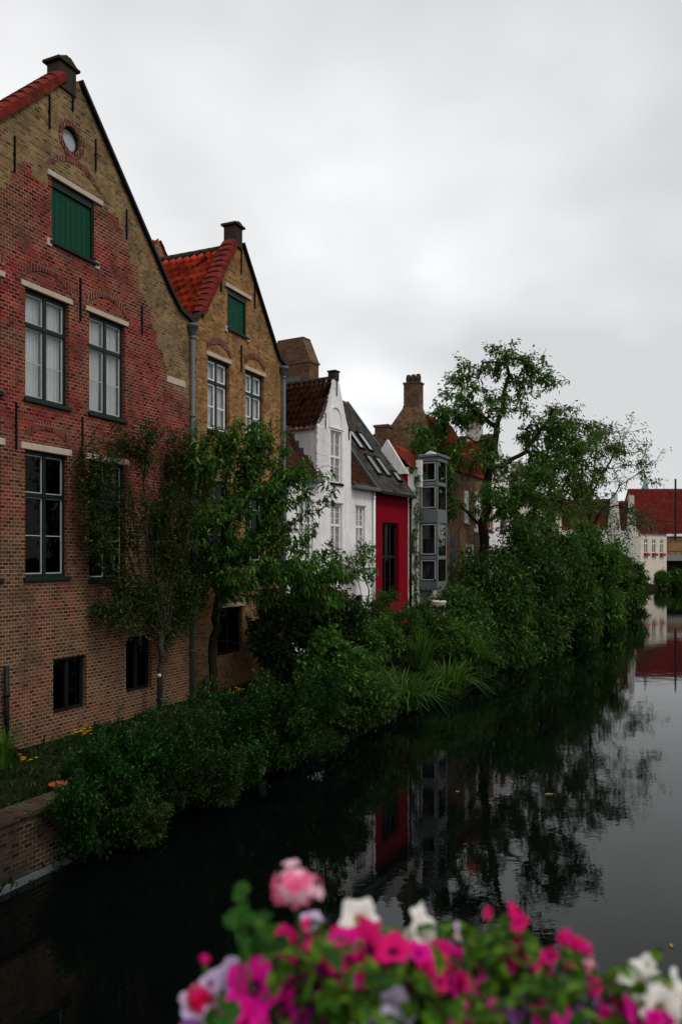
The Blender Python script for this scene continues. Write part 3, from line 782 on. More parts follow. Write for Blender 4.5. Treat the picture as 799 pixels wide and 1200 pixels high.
# big shouldered chimney on the party wall ridge
ch = MB()
ch.box(5.35, 6.05, 2.55, 4.35, 11.3, 13.02).box(5.31, 6.09, 2.50, 4.40, 13.02, 13.10)
ch.prism([(2.52, 13.10), (4.38, 13.10), (4.16, 14.05), (2.92, 14.05)], 5.36, 6.04, axis='x')
chm = ch.build('chimney', 'chimney_brick', g)
MB().box(5.42, 5.98, 2.90, 4.18, 14.05, 14.12).build('chimney_cap', 'terracotta', chm)
MB().box(5.25, 5.345, 3.0, 3.8, 12.0, 12.45).build('lead_flashing', 'lead', chm)

# ------------------------------------------------------------------ red house with slate roof
RD = facade('red_plaster_house', (-1.8, 26.5), TB, 'narrow crimson plastered house with a grey slate roof and skylights, beside the white house')
g = RD
wall(g, [(6.12, 0), (9.2, 0), (9.2, 7.80), (6.12, 7.80)], [rect(6.86, 8.34, 3.2, 6.5)], 7.2, ['red_plaster'], reveal=.2)
window(g, 6.86, 8.34, 3.2, 6.5, frame='dark_frame', line='dark_frame', glass='dim_glass', cols=3, trans=.57, bars=1, fw=.07, y=.16, sill=None, name='window')
e = MB(); e.face([(9.2, 0, 7.8), (9.2, 7.2, 7.8), (9.2, 3.4, 12.15)]); e.face([(6.12, 0, 7.8), (6.12, 7.2, 7.8), (6.12, 3.4, 12.15)][::-1]); e.build('gable_wall', 'red_plaster', g)
sb = Vector((0, math.cos(R(PB)), math.sin(R(PB)))); SL = 5.55
roof_sheet('roof', g, (6.10, -.26, 7.68), (1, 0, 0), sb, 3.22, SL, 'slate', .2, .2, 0, .022, seed=31)
roof_sheet('roof', g, (6.10, 7.3, 7.68), (1, 0, 0), (0, -3.95, 4.43), 3.22, 5.7, 'slate', .2, .25, 0, .02, flip=True, seed=32)
vb = MB()
for u in (6.08, 9.34): vb.bar(Vector((u, -.30, 7.66)), Vector((u, -.26, 7.68)) + sb * SL, .09, .10)
vb.build('verge_board', 'zinc', g)
MB().box(6.14, 9.34, -.36, -.27, 7.60, 7.72).build('gutter', 'dark_frame', g)
nn_ = Vector((0, -math.sin(R(PB)), math.cos(R(PB))))
def skylight(u, s, wd=.62, hh=1.05):
    o = Vector((u, -.26, 7.68)) + sb * s; mb = MB()
    def slab(a0, a1, b0, b1, n0, n1, M):
        P = [o + Vector((a, 0, 0)) + sb * b_ + nn_ * n_ for n_ in (n0, n1) for b_ in (b0, b1) for a in (a0, a1)]
        for q in ((0, 2, 3, 1), (4, 5, 7, 6), (0, 1, 5, 4), (2, 6, 7, 3), (0, 4, 6, 2), (1, 3, 7, 5)): M.face([P[i] for i in q])
    slab(0, .06, 0, hh, .0, .11, mb); slab(wd - .06, wd, 0, hh, .0, .11, mb); slab(.06, wd - .06, 0, .06, .0, .11, mb); slab(.06, wd - .06, hh - .08, hh, .0, .13, mb)
    f = mb.build('skylight', 'dark_frame', g)
    pm = MB(); slab(.06, wd - .06, .06, hh - .08, .02, .08, pm); pm.build('pane', 'sky_pane', f)
m, t, out = nt('sky_pane'); bsdf(t, out, (.25, .27, .28), .04, .9)
for u, s in ((6.95, 2.35), (7.75, 2.35), (6.95, .95), (7.75, .95)): skylight(u, s, .5, 1.1)
skylight(8.55, .75, .5, .6)
downpipe(g, 9.28, 1.8, 7.7, 'dark_frame', .06, False)

# ------------------------------------------------------------------ grey bay-window house
TC = .5
m_glass('bay_glass', (.5, .52, .5), 1.0)
BY = facade('bay_window_house', (2.9, 34.6), TC, 'pale ivy streaked house with a two storey grey metal bay window over the bank')
g = BY
wall(g, [(.02, 0), (5.0, 0), (5.0, 9.0), (.02, 9.0)], [rect(.45, .85, 5.2, 6.1)], 6.5, ['ivy_plaster'])
window(g, .45, .85, 5.2, 6.1, frame='dark_frame', line='dark_frame', glass='dim_glass', cols=1, trans=None, sill=None)
ge = MB(); ge.prism([(-.02, 8.7), (.35, 9.3), (.95, 10.25), (1.5, 9.5), (1.75, 8.7)], -.06, .10, axis='x'); ge.build('parapet_gable', 'white_plaster', g)
rs = MB(); rs.prism([(.0, 6.5), (6.0, 6.5), (6.0, 8.7), (.0, 8.7)], -.03, .018, axis='x'); rs.build('end_wall', 'red_plaster', g)
roof_sheet('roof', g, (.1, -.1, 9.0), (1, 0, 0), (0, 1.1, 1.05), 4.9, 1.7, 'aged_tile', seed=41)
roof_sheet('roof', g, (.1, 4.0, 8.0), (1, 0, 0), (0, -2.9, 2.1), 4.9, 3.6, 'aged_tile', flip=True, seed=42)
# bay: polygon plan, floors of glass between grey bands
bay = MB(); P0 = [(1.37, 0), (1.37, -.86), (2.55, -.86), (3.0, 0)]
for z0, z1, ex in ((3.6, 4.0, 0), (4.98, 5.14, .03), (6.62, 7.22, .04), (8.28, 8.44, .03), (9.36, 9.54, .06)):
    bay.prism([(1.37 - ex, .05), (1.37 - ex, -.86 - ex), (2.55 + ex * .6, -.86 - ex), (3.0 + ex, .05)][::-1], z0, z1, axis='z')
for (a, b) in ((1.39, -.84), (2.53, -.84), (1.39, -.05), (2.97, -.04), (2.76, -.42)): bay.box(a - .045, a + .045, b - .045, b + .045, 3.62, 9.5)
bo = bay.build('bay_window', 'bay_grey', g, bevel=.01)
bg_ = MB()
for z0, z1 in ((4.0, 4.98), (5.14, 6.62), (7.22, 8.28), (8.44, 9.36)):
    for p, q in zip(P0, P0[1:]): bg_.face([(p[0], p[1], z0), (q[0], q[1], z0), (q[0], q[1], z1), (p[0], p[1], z1)])
bg_.build('pane', 'bay_glass', bo)

for z0, z1 in ((5.2, 6.56), (7.28, 8.24), (8.5, 9.32), (4.05, 4.95)):
    for (ya, yb) in ((-.785, -.10),):
        bf = MB(); bf.box(1.335, 1.365, ya, ya + .04, z0, z1); bf.box(1.335, 1.365, yb - .04, yb, z0, z1); bf.box(1.335, 1.365, ya, yb, z0, z0 + .04); bf.box(1.335, 1.365, ya, yb, z1 - .04, z1)
        bf.build('casement', 'cream_line', bo)
br = MB().box(1.22, 2.75, -1.0, .0, 9.55, 9.68); br.build('bay_roof', 'bay_grey', bo, bevel=.02)
br = MB(); br.prism([(-.75, 9.68), (-.15, 9.68), (-.45, 9.86)], 1.5, 2.4, axis='x'); br.build('skylight', 'white_paint', bo)
MB().box(1.5, 2.4, -.5, .3, 4.0, 5.9).build('curtain', 'zinc', bo)
bp = MB().box(.95, 1.15, -.25, .0, 8.2, 9.4); bp.build('corner_post', 'white_paint', g)

# ------------------------------------------------------------------ brown brick house with gable chimney
BR = facade('brown_brick_house', (2.9, 34.6), TC, 'brown brick house with three pot gable chimney, half hidden by the tall tree')
g = BR
hs = [rect(7.95, 8.75, 6.9, 8.6), rect(9.7, 10.9, 6.5, 8.7), rect(5.7, 6.5, 3.6, 6.2), rect(8.2, 9.6, 3.6, 5.8)]
wall(g, [(5.02, 0), (11.4, 0), (11.4, 9.5), (5.02, 9.5)], hs, 4.4, ['brown_brick'])
for i, (a, b, z0, z1) in enumerate(((7.95, 8.75, 6.9, 8.6), (9.7, 10.9, 6.5, 8.7), (5.7, 6.5, 3.6, 6.2), (8.2, 9.6, 3.6, 5.8))):
    window(g, a, b, z0, z1, frame='white_paint' if i != 2 else 'zinc', line='white_paint' if i != 2 else 'zinc', glass='dim_glass', fw=.12, lite=.05, y=.02, sill='stone')
gw = MB(); gw.prism([(-.02, 8.5), (-.02, 9.55), (.35, 10.0), (1.25, 12.55), (1.3, 12.7), (2.2, 12.68), (2.22, 12.55), (2.85, 11.75), (3.35, 11.68), (3.35, 11.1), (3.7, 10.6), (4.4, 9.6), (4.4, 8.5)], 4.86, 5.18, axis='x')
gw.build('gable_wall', 'brown_brick', g)
ch = MB().box(4.84, 5.44, 1.34, 2.16, 12.6, 13.75).box(4.80, 5.48, 1.30, 2.20, 13.75, 13.83)
cm_ = ch.build('chimney', 'chimney_brick', g)
for k in range(3):
    MB().lathe([(.12, 0), (.14, .25), (.10, .42), (.0, .42)], (5.14, 1.49 + k * .26, 13.83), 10).build('chimney_pot', 'cap_stone', cm_)
roof_sheet('roof', g, (5.1, -.12, 9.45), (1, 0, 0), (0, 2.0, 3.2), 6.3, 3.75, 'aged_tile', seed=51)
roof_sheet('roof', g, (5.1, 4.5, 9.2), (1, 0, 0), (0, -2.6, 3.45), 6.3, 4.3, 'aged_tile', flip=True, seed=52)
sc_ = MB().box(4.3, 4.85, 2.8, 3.5, 9.0, 11.6).box(4.24, 4.852, 2.74, 3.56, 11.6, 11.72); sc_.build('side_chimney', 'chimney_brick', g)
# red roof seen between the skylights and the gable
RR = facade('low_red_roofed_house', (2.9, 34.6), TC, 'house showing a band of red pantiles between the slate roof and brick gable chimney')
wall(RR, [(4.6, 0), (13, 0), (13, 9.5), (4.6, 9.5)], [], 5, ['brown_brick'], y=4.6)
roof_sheet('roof', RR, (6.0, 3.2, 9.6), (0, 1, 0), (1, 0, .9), 8.5, 3.6, 'aged_tile', flip=True, seed=55)
roof_sheet('roof', RR, (11.2, 3.2, 9.6), (0, 1, 0), (-1, 0, .9), 8.5, 3.6, 'aged_tile', seed=56)

# ------------------------------------------------------------------ farther houses along the left bank
HD = facade('white_gabled_house', (2.9, 34.6), TC, 'white gabled house with an orange tiled stack, seen through the branches of the tall tree')
g = HD
wall(g, [(11.5, 0), (17.0, 0), (17.0, 9.6), (14.6, 12.3), (14.0, 12.3), (11.5, 9.6)], [rect(12.2, 13.4, 6.6, 8.8), rect(14.8, 16.2, 6.6, 8.8)], 7, ['white_plaster'])
for a, b in ((12.2, 13.4), (14.8, 16.2)): window(g, a, b, 6.6, 8.8, frame='terracotta', line='white_paint', glass='dim_glass', fw=.14, lite=.06)
roof_sheet('roof', g, (11.4, .0, 9.5), (0, 1, 0), (2.9, 0, 2.95), 7, 4.15, 'aged_tile', .3, .4, flip=True, seed=61)
roof_sheet('roof', g, (17.1, .0, 9.5), (0, 1, 0), (-2.8, 0, 2.95), 7, 4.1, 'aged_tile', .3, .4, seed=62)
c_ = MB().box(13.9, 14.7, 1.0, 1.8, 11.8, 13.2); c_ = c_.build('chimney', 'white_brick', g); MB().prism([(13.8, 13.2), (14.8, 13.2), (14.3, 13.9)], .9, 1.9).build('chimney_cap', 'orange_pot', c_)
HE = facade('tan_house', (-1.1, 36.6), TC, 'long tan rendered house behind the slim trees with a mossy brown roof')
g = HE
hs = [rect(19 + k * 3.2, 20.3 + k * 3.2, 5.2, 7.4) for k in range(4)]
wall(g, [(17.2, 0), (32, 0), (32, 9.3), (17.2, 9.3)], hs, 8, ['tan_brick'])
for k in range(4): window(g, 19 + k * 3.2, 20.3 + k * 3.2, 5.2, 7.4, frame='white_paint', line='white_paint', glass='dim_glass', fw=.12)
roof_sheet('roof', g, (17.1, -.2, 9.2), (1, 0, 0), (0, 3.5, 2.3), 15, 4.2, 'plum_tile', .3, .4, seed=64)
roof_sheet('roof', g, (17.1, 8.2, 9.2), (1, 0, 0), (0, -4.9, 2.3), 15, 5.4, 'plum_tile', .3, .4, flip=True, seed=65)
HF = facade('brown_roofed_house', (-1.1, 36.6), TC, 'house with a long reddish brown roof and white chimney stacks above the bank trees')
g = HF
hs = [rect(36 + k * 4, 37.3 + k * 4, 5.2, 8.0) for k in range(5)]
wall(g, [(32.2, 0), (56, 0), (56, 10.2), (32.2, 10.2)], hs, 9, ['cream_plaster'])
for k in range(5): window(g, 36 + k * 4, 37.3 + k * 4, 5.2, 8.0, frame='white_paint', line='white_paint', glass='dim_glass', fw=.12)
roof_sheet('roof', g, (32.1, -.3, 10.1), (1, 0, 0), (0, 4.6, 3.6), 24, 5.9, 'plum_tile', .35, .45, seed=66)
roof_sheet('roof', g, (32.1, 9.3, 10.1), (1, 0, 0), (0, -4.9, 3.6), 24, 6.1, 'plum_tile', .35, .45, flip=True, seed=67)
for u in (47.5, 53.5): MB().box(u, u + .9, 2.4, 3.4, 11.5, 14.6).box(u - .1, u + 1, 2.3, 3.5, 14.6, 14.8).build('chimney', 'white_brick', g)
def stepgable(u0, u1, zb, zt, label, steps=5):
    h_ = facade('step_gabled_house', (2.9, 34.6), TC, label)
    uc = (u0 + u1) / 2; hw = (u1 - u0) / 2; L_ = [(u0, 0)]; Rr = []
    pl = [(u0, 0), (u1, 0), (u1, zb)]
    for k in range(steps):
        x = hw * (1 - (k + 1) / (steps + .5)); z = zb + (zt - zb) * (k + 1) / steps
        pl += [(uc + hw * (1 - k / (steps + .5)), z), (uc + x, z)]
    pr = [(2 * uc - a, b) for a, b in reversed(pl[2:])]
    hs = [rect(uc - .5, uc + .5, zb + .3, zb + 2.0), rect(uc - hw * .65, uc - hw * .65 + 1.0, zb - 3, zb - .8), rect(uc + hw * .65 - 1.0, uc + hw * .65, zb - 3, zb - .8)]
    wall(h_, pl + pr, hs, .5, ['ivy_plaster'])
    bb = MB(); bb.box(u0, u1, .5, 8, 0, zb - .02); bb.build('wall', 'white_plaster', h_)
    for r_ in hs: window(h_, r_[0][0], r_[1][0], r_[0][1], r_[2][1], frame='white_paint', line='white_paint', glass='dim_glass', fw=.1)
    roof_sheet('roof', h_, (u0 - .05, .4, zb), (0, 1, 0), (hw, 0, (zt - zb) * .85), 8, math.hypot(hw, (zt - zb) * .85), 'plum_tile', .35, .45, flip=True, seed=70)
    roof_sheet('roof', h_, (u1 + .05, .4, zb), (0, 1, 0), (-hw, 0, (zt - zb) * .85), 8, math.hypot(hw, (zt - zb) * .85), 'plum_tile', .35, .45, seed=71)
    return h_
stepgable(62, 69, 8.4, 12.7, 'nearer white step gabled house, right behind the long brown roof')
stepgable(79, 85, 8.8, 13.6, 'farther white step gabled house, next to the low white canal side inn')
PB_ = facade('canal_inn', (48.1, 128), 1.2, 'white canal side inn with plum red roof and red flower boxes by the bridge')
g = PB_
hs = [rect(1.0 + k * 2.5, 2.2 + k * 2.5, 6.0, 8.2) for k in range(3)]
wall(g, [(0, 0), (8.2, 0), (8.2, 9.2), (0, 9.2)], hs, 9, ['cream_plaster'])
for k, r_ in enumerate(hs):
    w_ = window(g, r_[0][0], r_[1][0], r_[0][1], r_[2][1], frame='white_paint', line='white_paint', glass='dim_glass', fw=.1)
    MB().box(r_[0][0] - .1, r_[1][0] + .1, -.4, -.07, 5.5, 5.9).build('flower_box', 'awning', w_)
roof_sheet('roof', g, (-.2, -.3, 9.1), (1, 0, 0), (0, 4.6, 4.4), 8.6, 6.4, 'plum_tile', .35, .45, seed=72)
roof_sheet('roof', g, (-.2, 9.3, 9.1), (1, 0, 0), (0, -4.9, 4.4), 8.6, 6.6, 'plum_tile', .35, .45, flip=True, seed=73)
for u in (0, 7.9): eg = MB(); eg.prism([(0, 9.2), (9, 9.2), (4.5, 13.3)], u, u + .3, axis='x'); eg.build('gable_wall', 'cream_plaster', g)
# long hall with the big red roof across the end of the canal
HH = empty('brick_hall', (59.4, 152, 0), 'long tan brick hall with a broad red tiled roof at the end of the canal', 'hall')
hs = [rect(6 + k * 5, 7.4 + k * 5, 4.5, 7.2) for k in range(8)]
wall(HH, [(-2, 0), (46, 0), (46, 9.7), (-2, 9.7)], hs, 14, ['tan_brick'])
for k in range(8): window(HH, 6 + k * 5, 7.4 + k * 5, 4.5, 7.2, frame='white_paint', line='white_paint', glass='dim_glass', fw=.14)
roof_sheet('roof', HH, (-2.2, -.4, 9.7), (1, 0, 0), (0, 7.4, 9.3), 48.4, 11.9, 'far_tile', .4, .5, seed=75)
roof_sheet('roof', HH, (-2.2, 14.4, 9.7), (1, 0, 0), (0, -7.4, 9.3), 48.4, 11.9, 'far_tile', .4, .5, flip=True, seed=76)
MB().box(-2.2, 46.2, -.5, -.02, 9.3, 9.75).build('cornice', 'white_paint', HH)
MB().box(3.9, 4.15, -.9, -.6, 8.6, 20.2).build('roof_post', 'dark_frame', HH)
eg = MB(); eg.prism([(0, 9.7), (14, 9.7), (7, 18.6)], -2, -1.7, axis='x'); eg.build('gable_wall', 'tan_brick', HH); eg = MB(); eg.prism([(0, 9.7), (14, 9.7), (7, 18.6)], 45.7, 46, axis='x'); eg.build('gable_wall', 'tan_brick', HH)
m_an = MB(); m_an.prism([(-.2, 7.0), (-2.0, 5.9), (-2.0, 5.5), (-.2, 6.6)], -2.6, 2.2, axis='x'); m_an.build('awning', 'awning', HH)
SP = empty('church_spire', (65.6, 172, 0), 'thin green copper spire rising behind the red roof', 'spire')
MB().box(-1.2, 1.2, -1.2, 1.2, 0, 18.5).build('tower', 'cream_plaster', SP)
MB().lathe([(1.5, 18.5), (1.1, 19.4), (.35, 21.6), (.04, 23.2)], n=8).build('spire', 'verdigris', SP)
# far bridge with pier and quay
FB = empty('canal_bridge', (50.0, 133.5, 0), 'low bridge with a pale pier crossing the far end of the canal', 'bridge')
MB().box(-2, 40, 0, 3, 4.7, 5.35).box(-2, 40, 0, .3, 5.35, 5.7).build('deck', 'concrete', FB)
MB().box(1.2, 3.5, .15, 2.8, -.5, 4.7).build('pier', 'cream_plaster', FB)
rl_ = MB(); rl_.tube([(-2, .15, 6.3), (40, .15, 6.3)], .05, 6)
for k in range(43): rl_.tube([(-2 + k, .15, 5.65), (-2 + k, .15, 6.3)], .03, 5)
rl_.build('railing', 'iron', FB)
QF = MB().box(-2, 40, 2.9, 3.6, -.5, 4.68); QF.build('quay_face', 'quay_brick', FB)
# quay wall at the left edge
qw = MB(); qa, qb = Vector((-9.6, 2.0)), Vector((-4.42, 13.3)); qd = (qb - qa).normalized(); qn = Vector((-qd.y, qd.x))
def qbox(M, s0, s1, n0, n1, z0, z1):
    c = [qa + qd * s + qn * n_ for s, n_ in ((s0, n0), (s1, n0), (s1, n1), (s0, n1))]
    M.prism([(p.x, p.y) for p in c], z0, z1, axis='z')
QL = (qb - qa).length
qbox(qw, 0, QL, 0, .45, -1, 1.0)
qo = qw.build('quay_wall', 'quay_brick'); tag(qo, 'low dark brick canal wall with a pale waterline foot in the lower left corner', 'quay wall')
k = MB(); qbox(k, 0, QL, -.04, .5, 1.0, 1.07); k.build('coping', 'quay_brick', qo)
k = MB(); qbox(k, 0, QL - .02, -.05, .02, -1, .10); k.build('footing', 'footing_stone', qo)
# ------------------------------------------------------------------ plants
def tubes_np(P, par, rad, n=6):
    idx = np.array([i for i in range(len(P)) if par[i] >= 0]); pa = np.array(par)[idx]
    A, B = P[pa], P[idx]; d = B - A; L_ = np.linalg.norm(d, axis=1, keepdims=True) + 1e-9; d = d / L_
    ref = np.where(np.abs(d[:, 2:3]) > .9, np.array([[1., 0, 0]]), np.array([[0, 0, 1.]]))
    a = np.cross(d, ref); a /= np.linalg.norm(a, axis=1, keepdims=True) + 1e-9; b = np.cross(d, a)
    th = np.arange(n) * 2 * np.pi / n
    ring = a[:, None, :] * np.cos(th)[None, :, None] + b[:, None, :] * np.sin(th)[None, :, None]
    rA = np.minimum(rad[pa], rad[idx] * 1.35); rB = rad[idx]
    V0 = A[:, None, :] - d[:, None, :] * (rB[:, None, None] * .5) + ring * rA[:, None, None]; V1 = B[:, None, :] + ring * rB[:, None, None]
    V = np.concatenate([V0, V1], 1).reshape(-1, 3); m = len(idx)
    base = (np.arange(m) * 2 * n)[:, None]; j = np.arange(n)[None, :]; k = (j + 1) % n
    F = np.stack([base + j, base + n + j, base + n + k, base + k], -1).reshape(-1, 4)
    return V, F

def leaves_np(pos, axis, size, rng, wr=.45, fold=.18, droop=0.0, shape='oval'):
    n = len(pos); axis = axis / (np.linalg.norm(axis, axis=1, keepdims=True) + 1e-9)
    up = rng.normal(0, .55, (n, 3)) + np.array([0, 0, 1.0]); s = np.cross(axis, up); s /= np.linalg.norm(s, axis=1, keepdims=True) + 1e-9
    nrm = np.cross(s, axis); L_ = size[:, None]; W = L_ * wr * .5; f = W * fold * 2
    if shape == 'dia':
        tip = pos + axis * L_ - np.array([0, 0, 1]) * L_ * droop
        V = np.stack([pos, pos + axis * L_ * .45 + s * W + nrm * f, tip, pos + axis * L_ * .45 - s * W + nrm * f], 1)
        b = np.arange(n)[:, None] * 4
        F = np.concatenate([b + np.array([[0, 1, 2]]), b + np.array([[0, 2, 3]])], 0)
        return V.reshape(-1, 3), F
    dz = np.array([0, 0, 1.0]) * L_ * droop
    V = np.stack([pos, pos + axis * L_ * .3 + s * W + nrm * f - dz * .15, pos + axis * L_ * .68 + s * W * .78 + nrm * f - dz * .5, pos + axis * L_ - dz,
                  pos + axis * L_ * .68 - s * W * .78 + nrm * f - dz * .5, pos + axis * L_ * .3 - s * W + nrm * f - dz * .15], 1)
    b = np.arange(n)[:, None] * 6
    F = np.concatenate([b + np.array([[0, 1, 2, 3]]), b + np.array([[0, 3, 4, 5]])], 0)
    return V.reshape(-1, 3), F

def sample_blobs(blobs, n, rng, shell=.5, clump=0, csd=.3):
    """tips inside ellipsoids (centre, radii, weight)"""
    wts = np.array([b[2] for b in blobs], float); wts /= wts.sum(); out_ = []
    cnt = rng.multinomial(n, wts)
    for (c, r, _), k in zip(blobs, cnt):
        c = np.array(c); r = np.array(r)
        m = max(1, k // clump) if clump else k
        v = rng.normal(size=(m, 3)); v /= np.linalg.norm(v, axis=1, keepdims=True)
        rad = rng.random(m) ** (1 / 3.0); rad = rad * (1 - shell) + shell * (.75 + .3 * rng.random(m))
        p = c + v * rad[:, None] * r
        if clump:
            p = np.repeat(p, clump, 0)[:k] if m * clump >= k else np.concatenate([np.repeat(p, clump, 0), p[:k - m * clump]])
            p = p + rng.normal(0, csd, p.shape)
        out_.append(p)
    return np.concatenate(out_)

def skeleton(paths, tips, rng, seg=.4, wander=.08, lift=.12):
    P = []; par = []
    for pi, path in enumerate(paths):
        path = [np.array(p, float) for p in path]
        if pi == 0: P.append(path[0]); par.append(-1); last = 0
        else:
            last = int(np.argmin([np.linalg.norm(q - path[0]) for q in P]))
        for a, b in zip(path, path[1:]):
            k = max(1, int(np.linalg.norm(b - a) / seg))
            for s in range(1, k + 1):
                P.append(a + (b - a) * s / k + (rng.normal(0, wander * .4, 3) if s < k else 0)); par.append(last); last = len(P) - 1
    base = P[0]; order = np.argsort(np.linalg.norm(tips - np.array(paths[0][-1]), axis=1)); tipidx = []
    cap = len(P) + len(tips) * 40; A = np.zeros((cap, 3)); A[:len(P)] = P; n = len(P); par = par + [0] * (cap - n)
    low = base[2] + .25 * (P[-1][2] - base[2])
    for ti in order:
        tgt = tips[ti]; d = np.linalg.norm(A[:n] - tgt, axis=1)
        cost = d * np.where(A[:n, 2] > tgt[2] + .2, 1.5, 1.0) * np.where(A[:n, 2] < low, 1.6, 1.0)
        j = int(np.argmin(cost)); D = d[j]; k = int(min(30, max(1, round(D / seg)))); a = A[j].copy(); last = j
        for s in range(1, k + 1):
            tt = s / k; p = a + (tgt - a) * tt
            if s < k: p = p + rng.normal(0, wander * min(1, D), 3) + np.array([0, 0, lift * D * tt * (1 - tt)])
            A[n] = p; par[n] = last; last = n; n += 1
        tipidx.append(n - 1)
    P = A[:n]; par = par[:n]
    cnt = np.zeros(n); cnt[tipidx] += 1
    for i in range(n - 1, 0, -1):
        if par[i] >= 0: cnt[par[i]] += cnt[i]
    return P, par, cnt, tipidx

def plant(name, label, cat, base, paths, blobs, ntips, nleaf, lsize, leaf, bark='bark', rbase=.08, rmin=.006, seed=1, spread=.16, shell=.5,
          clump=0, csd=.3, wr=.45, droop=.2, shape='oval', down=.25, seg=.4, wander=.08, lift=.12, group=None, along=3, wood='trunk'):
    rng = np.random.default_rng(seed); base = Vector(base); b0 = np.array(base[:])
    root = empty(name, base, label, cat, group)
    tips = sample_blobs(blobs, ntips, rng, shell, clump, csd)
    tips[:, 2] = np.maximum(tips[:, 2], .12)
    P, par, cnt, ti = skeleton(paths, tips, rng, seg, wander, lift)
    rad = np.maximum(rmin, rbase * (cnt / max(1, cnt[0])) ** .5)
    V, F = tubes_np(P - b0, par, rad, 6 if rbase > .03 else 4)
    npmesh(wood, V, F, bark, root, smooth=True)
    pos = []; ax = []
    for i in ti:
        j = i; chain = [i]
        for _ in range(along):
            if par[j] > 0: j = par[j]; chain.append(j)
        d0 = P[i] - P[chain[-1]]; nd = np.linalg.norm(d0); d0 = d0 / nd if nd > 1e-6 else np.array([0, 0, 1.0])
        m = max(3, int(nleaf * rng.uniform(.6, 1.4))); tt = rng.random(m) ** 1.4
        pp = P[i] + (P[chain[-1]] - P[i]) * tt[:, None] * .9 + rng.normal(0, spread, (m, 3))
        aa = d0 * .6 + rng.normal(0, .75, (m, 3)) - np.array([0, 0, down])
        pos.append(pp); ax.append(aa)
    pos = np.concatenate(pos); ax = np.concatenate(ax)
    ok = pos[:, 2] > .04; pos = pos[ok]; ax = ax[ok]
    size = lsize * rng.uniform(.6, 1.35, len(pos))
    V, F = leaves_np(pos - b0, ax, size, rng, wr, .18, droop, shape)
    npmesh('crown' if wood == 'trunk' else 'foliage', V, F, leaf, root)
    return root

def WZ(px): return 12689.0 / (815 - px)          # distance of the brick fronts in that direction
def blob(px, py, d, rpx, rpy, w=1.0, rd=None):
    s = d / FPX; return (at(px, py, d)[:], (rpx * s, rd if rd else (rpx + rpy) * .5 * s, rpy * s), w)

# dark twiggy tree against the red wall: a vase of thin arching stems
d = 19.3
bs = [blob(px, py, WZ(px) - dd, rx, ry, w_, .35) for px, py, dd, rx, ry, w_ in ((158, 512, .8, 40, 24, .9), (112, 545, .7, 24, 40, .8), (212, 530, .8, 22, 36, .9), (145, 590, .7, 46, 40, 1.0), (200, 610, .9, 32, 50, 1.5), (205, 700, .9, 34, 46, 1.6), (155, 690, .8, 42, 36, 1.1), (112, 630, .6, 26, 40, .7), (100, 575, .55, 14, 36, .4), (235, 670, 1.0, 16, 50, 1.0), (130, 720, .7, 26, 22, .4))]
b_ = at(186, 832, d); fk = at(190, 745, d)
rr_ = random.Random(8); fans = []
for k, (ex, ey) in enumerate(((98, 560), (112, 610), (125, 520), (140, 500), (150, 560), (165, 492), (180, 510), (192, 500), (205, 500), (216, 530), (226, 570), (222, 640), (130, 660), (160, 640), (175, 600), (236, 700), (110, 690))):
    e_ = at(ex, ey, WZ(ex) - rr_.uniform(.5, 1.1)); mx = 190 + (ex - 190) * .62; my = 745 + (ey - 745) * .42
    fans.append([fk, at(190 + (ex - 190) * .3, 745 + (ey - 745) * .18, d + .1), at(mx, my, WZ(mx) - rr_.uniform(.6, 1.0)), e_])
plant('twiggy_tree', 'dark thin leaved twiggy tree fanning out against the red brick wall', 'tree', b_,
      [[b_, at(188, 790, d), fk]] + fans + [[fk, at(240, 748, WZ(240) - .9), at(292, 757, WZ(290) - 2.2)], [fk, at(160, 742, WZ(160) - .8), at(128, 738, WZ(128) - .8)]],
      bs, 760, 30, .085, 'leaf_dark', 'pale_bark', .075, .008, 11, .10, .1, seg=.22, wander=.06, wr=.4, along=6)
# fresh green tree at the corner of the two gables
d = 21.5; b_ = at(251, 812, d)
bs = [blob(px, py, dd, rx, ry, w_) for px, py, dd, rx, ry, w_ in ((240, 530, 20.9, 22, 38, .9), (280, 520, 21.8, 34, 32, 1.1), (312, 545, 22, 30, 36, 1.1), (352, 553, 21.7, 30, 9, .45), (300, 600, 21.6, 40, 40, 1.3), (262, 610, 20.9, 30, 50, 1.1), (332, 618, 21.6, 20, 24, .5), (380, 590, 21.6, 20, 7, .22), (362, 640, 21.8, 24, 12, .35), (404, 668, 22.2, 22, 13, .35), (345, 672, 21.4, 42, 26, 1.1), (290, 665, 21.0, 42, 32, 1.0), (385, 690, 21.9, 30, 16, .6))]
plant('broadleaf_tree', 'fresh green leafy tree on a leaning trunk in front of the ochre gable', 'tree', b_,
      [[b_, at(249, 760, d), at(257, 700, d)], [at(257, 700, d), at(262, 620, 21.2), at(272, 500, 21.5)], [at(257, 700, d), at(300, 640, 21.6), at(330, 540, 21.9)],
       [at(257, 700, d), at(320, 670, 21.6), at(395, 650, 21.9)], [at(257, 700, d), at(235, 640, 20.9), at(235, 510, 20.8)], [at(300, 640, 21.6), at(350, 610, 21.7), at(392, 590, 21.6)], [at(315, 590, 21.8), at(345, 558, 21.7), at(385, 545, 21.7)]],
      bs, 520, 30, .15, 'leaf_fresh', 'bark', .115, .006, 12, .065, .45, wr=.38, droop=.4, down=.5, seg=.25, clump=2, csd=.25, along=5)
